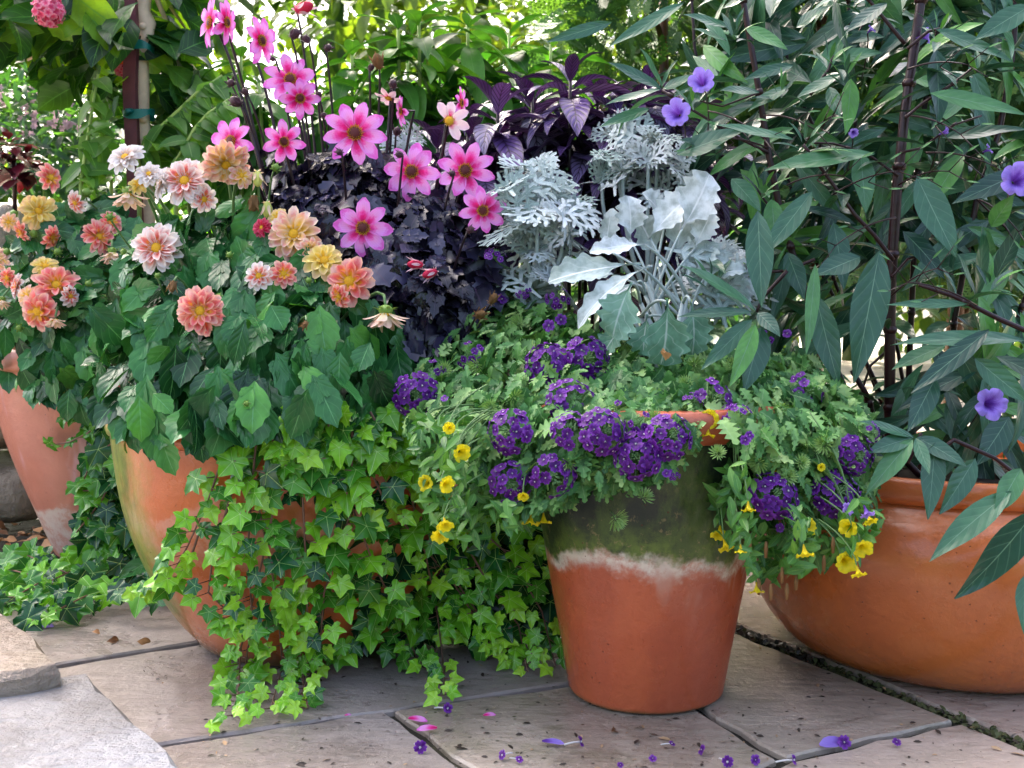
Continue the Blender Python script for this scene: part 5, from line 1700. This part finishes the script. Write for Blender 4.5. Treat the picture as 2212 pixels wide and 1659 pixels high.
BALL = ball_cluster('pink_ball', 1); BALLO = ball_cluster('orange_ball', 2)
part('flower_ball', BALL, tr, P(105, 25, 2.36), None, PX(66, 2.36) / 2)
part('flower_ball', BALLO, tr, P(266, 118, 2.72), None, PX(44, 2.72) / 2)
part('flower_ball', BALL, tr, P(262, 148, 2.74), None, PX(34, 2.74) / 2)
MAT['stake'] = flat_mat('stake_paint', (.115, .030, .035), .55, .3, 0, .35, 30)
st = MB()
xs = P(288, 200, YT - .02)[0]
hw = PX(26, YT) / 2
V = []
for z, o in ((-.02, .0), (.35, .0), (.75, .004), (.95, .0), (1.10, -.002), (1.22, .006), (1.40, .0)):
    for dx_, dy_ in ((-hw, -hw), (hw, -hw), (hw, hw), (-hw, hw)):
        V.append((xs + o + dx_, YT - .035 + dy_ * .7, z))
F = [(j * 4 + i, j * 4 + (i + 1) % 4, (j + 1) * 4 + (i + 1) % 4, (j + 1) * 4 + i) for j in range(6) for i in range(4)] + [(24, 25, 26, 27), (3, 2, 1, 0)]
st.poly(V, F)
o = st.build('garden_stake', MAT['stake'], None, smooth=False)
setp(o, 'dark red square stake tied to the pale trunk', 'stake')
MAT['tie'] = flat_mat('green_tape', (.01, .17, .13), .35, .5, .25, .2)
for y, lb_ in ((105, 'upper green tape tying the red stake to the pale trunk'), (247, 'lower green tape tying the red stake to the pale trunk')):
    c = P(300, y, YT - .02)
    mb = MB(); V = []; F = []; n = 36
    for i in range(n):
        a = 2 * PI * i / n
        x = .034 * math.copysign(abs(math.cos(a)) ** .6, math.cos(a)); yy = .031 * math.copysign(abs(math.sin(a)) ** .6, math.sin(a))
        sag = .004 * math.sin(a * 2 + y)
        for z in (-.009, .009):
            V.append((c[0] + x, c[1] + yy, c[2] + z * (1 + .25 * math.sin(a * 3)) + sag))
    F = [(2 * i, 2 * ((i + 1) % n), 2 * ((i + 1) % n) + 1, 2 * i + 1) for i in range(n)]
    mb.poly(V, F)
    mb.tube([c + np.array([-.02, -.034, -.004]), c + np.array([-.012, -.044, 0]), c + np.array([-.004, -.034, .004])], [.006, .008, .005], 8)
    o = mb.build('plant_tie', MAT['tie'], None)
    setp(o, lb_, 'plant tie', 'green tapes round stake and trunk')

# ------------------------------------------------------------------ light green plants of the bed behind
t = thing('arching_plant', 'pale green arching stems with hanging leaves right of the staked tree', 'plant', tuple(P(360, 420, 2.62)[:2]) + (0,))
ml = MB(); ms = MB()
for k, (pts, Y) in enumerate(((((300, 330), (330, 290), (393, 232), (423, 202), (480, 163)), 2.60), (((380, 350), (420, 279), (450, 245), (495, 214)), 2.52), (((315, 290), (340, 255), (372, 222), (432, 180)), 2.70), (((175, 396), (185, 330), (195, 262), (212, 160)), 2.58), (((330, 330), (345, 250), (400, 170), (440, 150)), 2.8), (((300, 380), (360, 310), (420, 300), (500, 290)), 2.66), (((240, 390), (215, 320), (225, 260)), 2.7))):
    W = [P(x, y, Y) for x, y in pts]
    full = [np.array([W[0][0] - .03, Y + .03, 0.02])] + W
    ms.tube(full, np.linspace(.006, .0028, len(full)), 7, .6)
    for j in range(1, len(W)):
        for u in (.15, .4, .65, .9):
            p = W[j - 1] * (1 - u) + W[j] * u
            for s_ in (-1, 1):
                dv = nrmz(W[j] - W[j - 1])
                L = random.uniform(.06, .10)
                ml.add(T_ovate, p, dv * .5 + np.array([s_ * .25, -.25 * s_ - .2, -.65]) + rv(.2), np.array([s_ * .4, -.8, .5]) + rv(.25), L, L * .45, random.uniform(.2, .9), random.random())
ml.build('foliage', MAT['bright_leaf'], t); ms.build('stem', MAT['stem_lime'], t)

LILY = [('bright green lily like plant with drooping leaves, its flat top in the sun', [(1010, 45, 170), (1100, 75, 210), (1190, 95, 190), (1050, 130, 180), (1130, 160, 170), (1180, 190, 150)], 2.95, (1110, 300)),
        ('mid green lily like plant with long hanging leaves behind the pink dahlia', [(905, 40, 190), (950, 110, 200), (880, 130, 180), (1010, 170, 170), (930, 200, 170), (860, 50, 170)], 2.85, (930, 300)),
        ('lime green broad leaved plant glowing behind the pink dahlia stems', [(780, 180, 170), (720, 170, 150), (830, 220, 150), (690, 240, 150), (600, 230, 140), (560, 180, 130), (760, 110, 140)], 2.8, (730, 330)),
        ('lime green broad leaved plant at the left of the purple buds', [(520, 120, 130), (450, 120, 120), (470, 230, 130), (400, 290, 120), (540, 270, 120)], 2.9, (470, 350))]
for k, (lab, aps, Y, bs) in enumerate(LILY):
    b = P(bs[0], bs[1], Y); b[2] = 0.0
    t = thing('lily_plant', lab, 'plant', tuple(b), 'leafy green plants of the back bed')
    ml = MB(); ms = MB()
    for j, (x, y, L) in enumerate(aps):
        p = P(x, y, Y + ((j * 29) % 5 - 2) * .06)
        Lm = PX(L, Y)
        rosette(ml, p, 9, Lm, .36 if k > 1 else .30, T_lance_w, None, 300 + k * 20 + j, (.7, -.5), (.5, 1.3))
        rosette(ml, p - np.array([0, 0, .10]), 9, Lm, .36 if k > 1 else .30, T_lance_w, None, 500 + k * 20 + j, (.1, -.8), (.5, 1.2))
        rosette(ml, p - np.array([0, 0, .20]), 8, Lm * .95, .34, T_lance_w, None, 700 + k * 20 + j, (.1, -.8), (.5, 1.2))
        ms.tube(curve3(b + rv(.02) * np.array([1, 1, 0]), [p[0], p[1], p[2] * .6], p, 8), np.linspace(.008, .004, 8), 7)
    ml.build('foliage', MAT['lily_leaf'], t); ms.build('stem', MAT['stem_lime'], t)

t = thing('coleus_plant', 'dark crimson leafy plant low at the left edge', 'foliage plant', (P(30, 400, 2.85)[0], 2.85, .84))
ml = MB()
for j, (x, y, L) in enumerate(((20, 300, 60), (55, 335, 55), (10, 345, 60), (40, 370, 50), (75, 360, 45), (-15, 310, 60))):
    rosette(ml, P(x, y, 2.85), 12, PX(L, 2.85), .6, T_tooth, None, 900 + j, (1.0, -.4), (.4, 1))
ml.build('foliage', MAT['coleus_leaf'], t)
ms = MB(); ms.tube([np.array(t.location) + np.array([0, 0, -.02]), P(30, 330, 2.85)], .006, 6); ms.build('stem', MAT['stem_red'], t)

t = thing('aster_clump', 'hazy clump of tiny pale pink flowers at the left behind the staked tree', 'flowering plant', (P(110, 300, 3.7)[0], 3.7, 0))
ml = MB(); mf = MB()
dome(ml, [(-80, 130), (260, 160), (280, 420), (-80, 420)], 1500, lambda a, b: 3.7, [T_small], (.04, .08), .28, np.array(t.location), 221, .5, .3, .5, .1, .3, .5, .8)
for x, y in sample([(-20, 190), (200, 170), (240, 270), (60, 300)], 60, 5):
    p = P(x, y, 3.45 + random.random() * .2)
    for q in range(6):
        a = q * PI / 3
        mf.add(T_quad, p, (math.cos(a), -.2, math.sin(a)), (0, -1, .2), .013, .008, .1)
ml.build('foliage', MAT['under_leaf'], t)
mf.build('blossom', flat_mat('pale_blossom', (.42, .28, .34), .5, .3, .2), t)

# rough green undergrowth of the bed: nobody could count it
mu = MB()
r_ = random.Random(31)
for c in range(260):
    x = r_.uniform(-2.3, .75); Y = r_.uniform(2.75, 4.6)
    if x < -1.1 and Y < 3.3: continue
    h = r_.uniform(.25, .75) * (1.15 if Y > 3.3 else .9); rad = r_.uniform(.08, .2)
    br = r_.random()
    for i in range(46):
        d = np.array([r_.gauss(0, 1), r_.gauss(0, 1), r_.gauss(0, 1)]); d /= np.linalg.norm(d)
        p = np.array([x, Y, h]) + d * rad * np.array([1, 1, 1.3]) * r_.random() ** .4
        if p[2] < .01: continue
        L = r_.uniform(.04, .09)
        mu.add(T_quad if i % 2 else T_lance, p, d * np.array([1, 1, .3]) + np.array([0, 0, -.3]), d + np.array([0, -.3, .7]), L, L * .5, r_.uniform(.2, 1), min(1, max(0, br + r_.gauss(0, .2))))
o = mu.build('undergrowth', MAT['under_leaf'], None)
setp(o, 'mixed dark green undergrowth filling the bed behind the pots', 'undergrowth', None, 'stuff')

# ------------------------------------------------------------------ arborvitae hedge behind the tall plant
HED = [('arborvitae shrub behind the dark purple shoots', .55, 4.15, 3), ('arborvitae shrub behind the left dark stem', 1.08, 3.95, 4), ('arborvitae shrub directly behind the thickest dark stem', 1.62, 4.05, 5), ('arborvitae shrub at the right edge, gold lit', 2.15, 3.95, 6), ('arborvitae shrub cut by the right edge', 2.70, 4.1, 7)]
for lab, cx, cy, sd_ in HED:
    t = thing('arborvitae', lab, 'hedge shrub', (cx, cy, 0), 'arborvitae hedge')
    m_ = MB(); r = random.Random(sd_)
    z0 = .60 if cx > .9 else .15
    for i in range(1500):
        z = z0 + (2.5 - z0) * r.random()
        a = r.random() * 6.28
        k = (r.random() ** .5) * (.46 - .10 * max(0, z - 1.2)) * (1 + .18 * math.sin(a * 3 + z * 6 + sd_))
        d = np.array([math.cos(a), math.sin(a), 0])
        p = np.array([cx, cy, z]) + d * k
        f = d * .7 + np.array([0, 0, r.gauss(.1, .6)]) + rv(.4)
        m_.add(T_spray, p, f, np.array([r.gauss(0, 1), r.gauss(0, 1), r.gauss(0, .5)]), r.uniform(.10, .17), r.uniform(.10, .15), r.uniform(-.2, .7))
    m_.build('foliage', MAT['hedge_leaf'], t)
    ms = MB()
    ms.tube([(cx, cy, -.04), (cx + .02, cy, .8), (cx, cy + .02, 2.3)], [.035, .028, .01], 8)
    for q in range(10):
        a = q * 2.4
        ms.tube([(cx, cy, .5 + q * .15), (cx + .3 * math.cos(a), cy + .3 * math.sin(a), .75 + q * .15)], [.012, .004], 5)
    ms.build('trunk', MAT['brown_leaf'], t)

# ------------------------------------------------------------------ far trees
mw = MB(); r_ = random.Random(41)
for c in range(620):
    x = r_.uniform(-8.5, 8.5); Y = r_.uniform(7.0, 12.0)
    z = r_.random() ** .8 * 4.6
    if x < -1 and Y < 9 and z < 1.2: continue
    rad = r_.uniform(.35, .8); br = r_.random()
    for i in range(60):
        d = np.array([r_.gauss(0, 1), r_.gauss(0, 1), r_.gauss(0, .8)]); d /= np.linalg.norm(d)
        p = np.array([x, Y, z]) + d * rad * r_.random() ** .4
        if p[2] < 0: continue
        L = r_.uniform(.10, .24)
        mw.add(T_quad, p, d + np.array([0, 0, -.4]), d + np.array([0, -.2, .6]), L, L * .6, .5, min(1, max(0, br + r_.gauss(0, .2))))
for x in np.arange(-8, 8.1, 1.1):
    mw.tube([(x, 9.5 + r_.random(), -.04), (x + r_.gauss(0, .2), 9.6, 2), (x + r_.gauss(0, .4), 9.7, 4)], [.09, .07, .04], 7, .1)
o = mw.build('far_woodland', MAT['wood_leaf'], None)
setp(o, 'sunlit yellow green woodland far behind the garden', 'woodland', None, 'stuff')

# ------------------------------------------------------------------ unseen tree added to keep sun off the pots (above and left of the frame)
ct = np.array([.25, 1.30, .60]) + np.array(sun_to) * 5.2
t = thing('added_shade_tree', 'unseen leafy tree added over the pots to shade them', 'tree', (-4.9, 4.9, 0))
mc = MB(); r_ = random.Random(51)
sz_ = np.array(sun_to)
a1 = nrmz(np.cross(sz_, [0, 1, 0])); a2 = np.cross(sz_, a1)
for i in range(4900):
    a = r_.random() * 6.28; q = math.sqrt(r_.random())
    ex = 2.55 * q * math.cos(a); ey = .95 * q * math.sin(a)
    ey += .12 * math.sin(ex * 5)
    p = ct + a1 * ex + a2 * ey + sz_ * r_.gauss(0, .28)
    L = r_.uniform(.13, .24)
    mc.add(T_quad, p, rv(1), sz_ + rv(.45), L, L * .66, .4, r_.random())
mc.build('crown', MAT['blocker_leaf'], t)
ms = MB()
ms.tube([(-4.9, 4.9, -.04), (-4.8, 4.9, 1.5), (-4.5, 4.8, 3.0), (-3.6, 4.6, 4.0), tuple(ct + np.array([-.8, 0, 0])), tuple(ct + np.array([1.5, -.1, .1]))], [.16, .13, .11, .08, .05, .02], 10)
for k in range(12):
    e = ct + a1 * r_.uniform(-2, 2) + a2 * r_.uniform(-.9, .9)
    ms.tube([ct + np.array([(e[0] - ct[0]) * .4, 0, 0]), e], [.025, .008], 6)
ms.build('trunk', MAT['brown_leaf'], t)

# ------------------------------------------------------------------ unseen hedge added behind the viewer to cut low sky light
mh = MB(); r_ = random.Random(71)
mh.poly([(-7, -3.6, -.04), (7, -3.6, -.04), (7, -2.7, -.04), (-7, -2.7, -.04), (-7, -3.6, 1.25), (7, -3.6, 1.25), (7, -2.7, 1.25), (-7, -2.7, 1.25)], [(0, 1, 5, 4), (1, 2, 6, 5), (2, 3, 7, 6), (3, 0, 4, 7), (4, 5, 6, 7), (3, 2, 1, 0)], .0)
for i in range(4200):
    x = r_.uniform(-7, 7)
    p, n_ = (((x, -2.7 + r_.random() * .08, r_.uniform(.02, 1.3)), (0, 1, .3)) if r_.random() < .75 else ((x, r_.uniform(-3.6, -2.7), 1.25 + r_.random() * .08), (0, .2, 1)))
    L = r_.uniform(.07, .13)
    mh.add(T_quad, p, rv(1), np.array(n_) + rv(.5), L, L * .6, .4, r_.random())
o = mh.build('sky_block_hedge', MAT['blocker_leaf'], None)
setp(o, 'unseen dark hedge added behind the viewer to block low sky light', 'hedge')

# ------------------------------------------------------------------ fallen flowers and leaves on the paving
def fallen_floret(x, y, size, yaw, lab, tube=True, side=0):
    p = G(x, y, .004)
    t = thing('fallen_flower', lab, 'fallen flower', tuple(p), 'flowers fallen on the paving')
    s_ = PX(size, p[1]) / 2
    R, dv = face_R(yaw, 25 if side else 60, 1.0)
    mb = MB(); floret(mb, (0, 0, 0), (0, 0, 1), 1.0, int(x))
    me = mb.mesh('petals', [MAT['verb_pet'], MAT['white_tube']])
    part('petals', me, t, p + np.array([0, 0, s_ * .55]), R, s_)
    if tube:
        mt_ = MB()
        a = math.radians(yaw + 200)
        b = p + np.array([0, 0, s_ * .4])
        e = p + np.array([math.sin(a) * s_ * 2.8, -math.cos(a) * s_ * 2.2, .001])
        mt_.tube(curve3(b, (b + e) / 2 + np.array([0, 0, s_ * .3]), e, 6), [s_ * .20, s_ * .16, s_ * .14, s_ * .14, s_ * .14, s_ * .16], 6, .8)
        mt_.build('tube', MAT['white_tube'], t)
    return t


FF = [(968, 1536, 26, 40, 'violet floret lying just below the ivy tips', True, 1), (908, 1622, 32, 0, 'violet floret with white tube pointing up, left of the stone joint', True, 1), (1084, 1637, 26, -60, 'violet floret with a long white tube, nearest the lower frame centre', True, 1),
      (1122, 1645, 20, 30, 'dark violet floret touching the long white tube of its neighbour', True, 0), (1256, 1608, 28, 80, 'violet floret on its side with a pale tube, right of the withered lavender bloom', True, 1), (1515, 1626, 26, -80, 'violet floret standing on edge before the mossy pot', False, 1),
      (1452, 1610, 18, 70, 'small violet floret with a short pale tube before the mossy pot', True, 0), (1824, 1612, 34, 10, 'largest violet floret beside the fallen blue flower', False, 1), (1937, 1608, 22, 0, 'flat violet floret alone on the right slab', False, 0), (1410, 1643, 20, 0, 'blackish violet floret near the lower edge, left of the broken joint', False, 0),
      (1572, 1652, 28, 0, 'violet floret with white tube at the broken joint corner', True, 1), (1632, 1648, 26, 20, 'violet floret lying in the broken joint', False, 1), (1716, 1648, 30, 70, 'violet floret with long pale tube right of the broken joint', True, 1), (1340, 1656, 16, 0, 'dark speck of a violet floret cut by the lower edge', False, 0), (925, 1566 + 5, 0, 0, '', False, 0)]
for a in FF:
    if a[2]: fallen_floret(*a)


def fallen_petal(x, y, L, ang, lab, mat, W=.36, name='fallen_petal', T=None):
    p = G(x, y, .005)
    mb = MB()
    l = PX(L, p[1])
    f = np.array([math.cos(ang), math.sin(ang), .12])
    mb.add(T or T_petal, (-f * l / 2) + np.array([0, 0, .004]), f, (0.1, -.5, .9), l, l * W, .5, .5)
    me = mb.mesh(name, MAT[mat])
    o = bpy.data.objects.new(name, me); COL.objects.link(o); o.location = p
    return setp(o, lab, 'fallen petal', 'petals fallen on the paving')


fallen_petal(902, 1557, 44, -.3, 'pale lilac petal lying above the joint by the ivy', 'pink')
fallen_petal(922, 1577, 46, .15 + PI, 'pink petal with magenta base lying across the joint', 'pink')
fallen_petal(1058, 1548, 30, .25, 'small pink petal on the slab left of the mossy pot', 'pink')
fallen_petal(752, 1549, 16, .4, 'tiny magenta petal on the slab under the ivy', 'pink')
fallen_petal(1800, 1608, 60, .1 + PI, 'crumpled blue violet flower lying near the narrow joint', 'lavender', .5, 'fallen_petal')
fallen_petal(1195, 1606, 50, -.2, 'withered pale lavender flower on the middle slab', 'lavender', .3)
fallen_petal(46, 1310, 50, .5, 'faded blue violet flower beside the creeping ivy and step', 'lavender', .5)
fallen_petal(94, 1352, 44, -.2, 'faded blue violet flower by the step corner', 'lavender', .4)


def fallen_leaf(x, y, L, ang, lab, mat, z=.006, Y=None, T=None, W=.55):
    p = G(x, y, z) if Y is None else P(x, y, Y)
    mb = MB(); l = PX(L, p[1])
    f = np.array([math.cos(ang), math.sin(ang), .15])
    mb.add(T or T_tooth, -f * l / 2, f, (.1, -.35, .9), l, l * W, 1.3, .5)
    mb.add(T_tooth, -f * l / 3 + np.array([0, .003, 0]), f + np.array([.2, .3, .3]), (.5, -.2, .6), l * .7, l * .35, 1.5, .3)
    o = bpy.data.objects.new('fallen_leaf', mb.mesh('fallen_leaf', MAT[mat])); COL.objects.link(o); o.location = p
    return setp(o, lab, 'fallen leaf', 'leaves fallen on the paving')


fallen_leaf(250, 1381, 40, .5, 'curled rust brown leaf on the slab by the pale step', 'brown_leaf')
fallen_leaf(312, 1384, 38, -.2, 'curled blackish leaf on the slab right of the rust leaf', 'dry')
fallen_leaf(209, 1363, 20, .2, 'small pale yellow leaf scrap near the rust leaf', 'tan_leaf')
fallen_leaf(1330, 1634 - 60, 30, .8, 'thin dark dry scrap on the middle slab', 'brown_leaf')
o = fallen_leaf(1440, 757, 44, 1.2, 'tan dead leaf caught on the grey green dusty miller', 'tan_leaf', Y=1.555)
o['group'] = 'dead leaf on plant'
for x, y, lab in ((452, 1573, 'small lime ivy leaf lying by the narrow joint'), (640, 1520, 'lime ivy leaf lying below the vine tips')):
    p = G(x, y, .008); mb = MB()
    mb.add(T_ivy[0], (0, 0, 0), (.5, .4, .2), (.1, -.5, .8), PX(34, p[1]), PX(28, p[1]), .3, .9)
    o = bpy.data.objects.new('fallen_leaf', mb.mesh('fallen_leaf', MAT['ivy_leaf'])); COL.objects.link(o); o.location = p
    setp(o, lab, 'fallen leaf', 'leaves fallen on the paving')
# grit and small scraps scattered over the stone
mg = MB(); r_ = random.Random(61)
for i in range(900):
    x, y = r_.uniform(0, 2212), r_.uniform(1250, 1659)
    p = G(x, y, .0015 if x > 430 else .003)
    if p[1] > 2.55 or (x < 430 and y > 1290 + (x * .55)): continue
    s_ = abs(r_.gauss(0, .0022)) + .0008
    mg.add(T_quad, p, (r_.gauss(0, 1), r_.gauss(0, 1), .1), (r_.gauss(0, .4), r_.gauss(0, .4), 1), s_ * 2.6, s_, .4, r_.random(), 0 if r_.random() < .75 else 1)
o = mg.build('grit', [flat_mat('dark_grit', (.035, .025, .018), .6), flat_mat('pale_grit', (.40, .26, .14), .5)], None)
setp(o, 'scattered dark crumbs and pale grit on the wet paving', 'grit', None, 'stuff')
# crumbs of leaf litter at the foot of the rock wall
mg = MB()
for i in range(260):
    p = np.array([r_.uniform(-1.9, -.9), r_.uniform(2.55, 2.85), .006 + r_.random() * .015])
    mg.add(T_quad, p, (r_.gauss(0, 1), r_.gauss(0, 1), .3), (r_.gauss(0, .6), r_.gauss(0, .6), 1), r_.uniform(.015, .05), r_.uniform(.01, .025), .8, r_.random(), r_.randint(0, 1))
o = mg.build('leaf_litter', [MAT['brown_leaf'], MAT['tan_leaf']], None)
setp(o, 'reddish leaf litter at the foot of the rock wall', 'leaf litter', None, 'stuff')
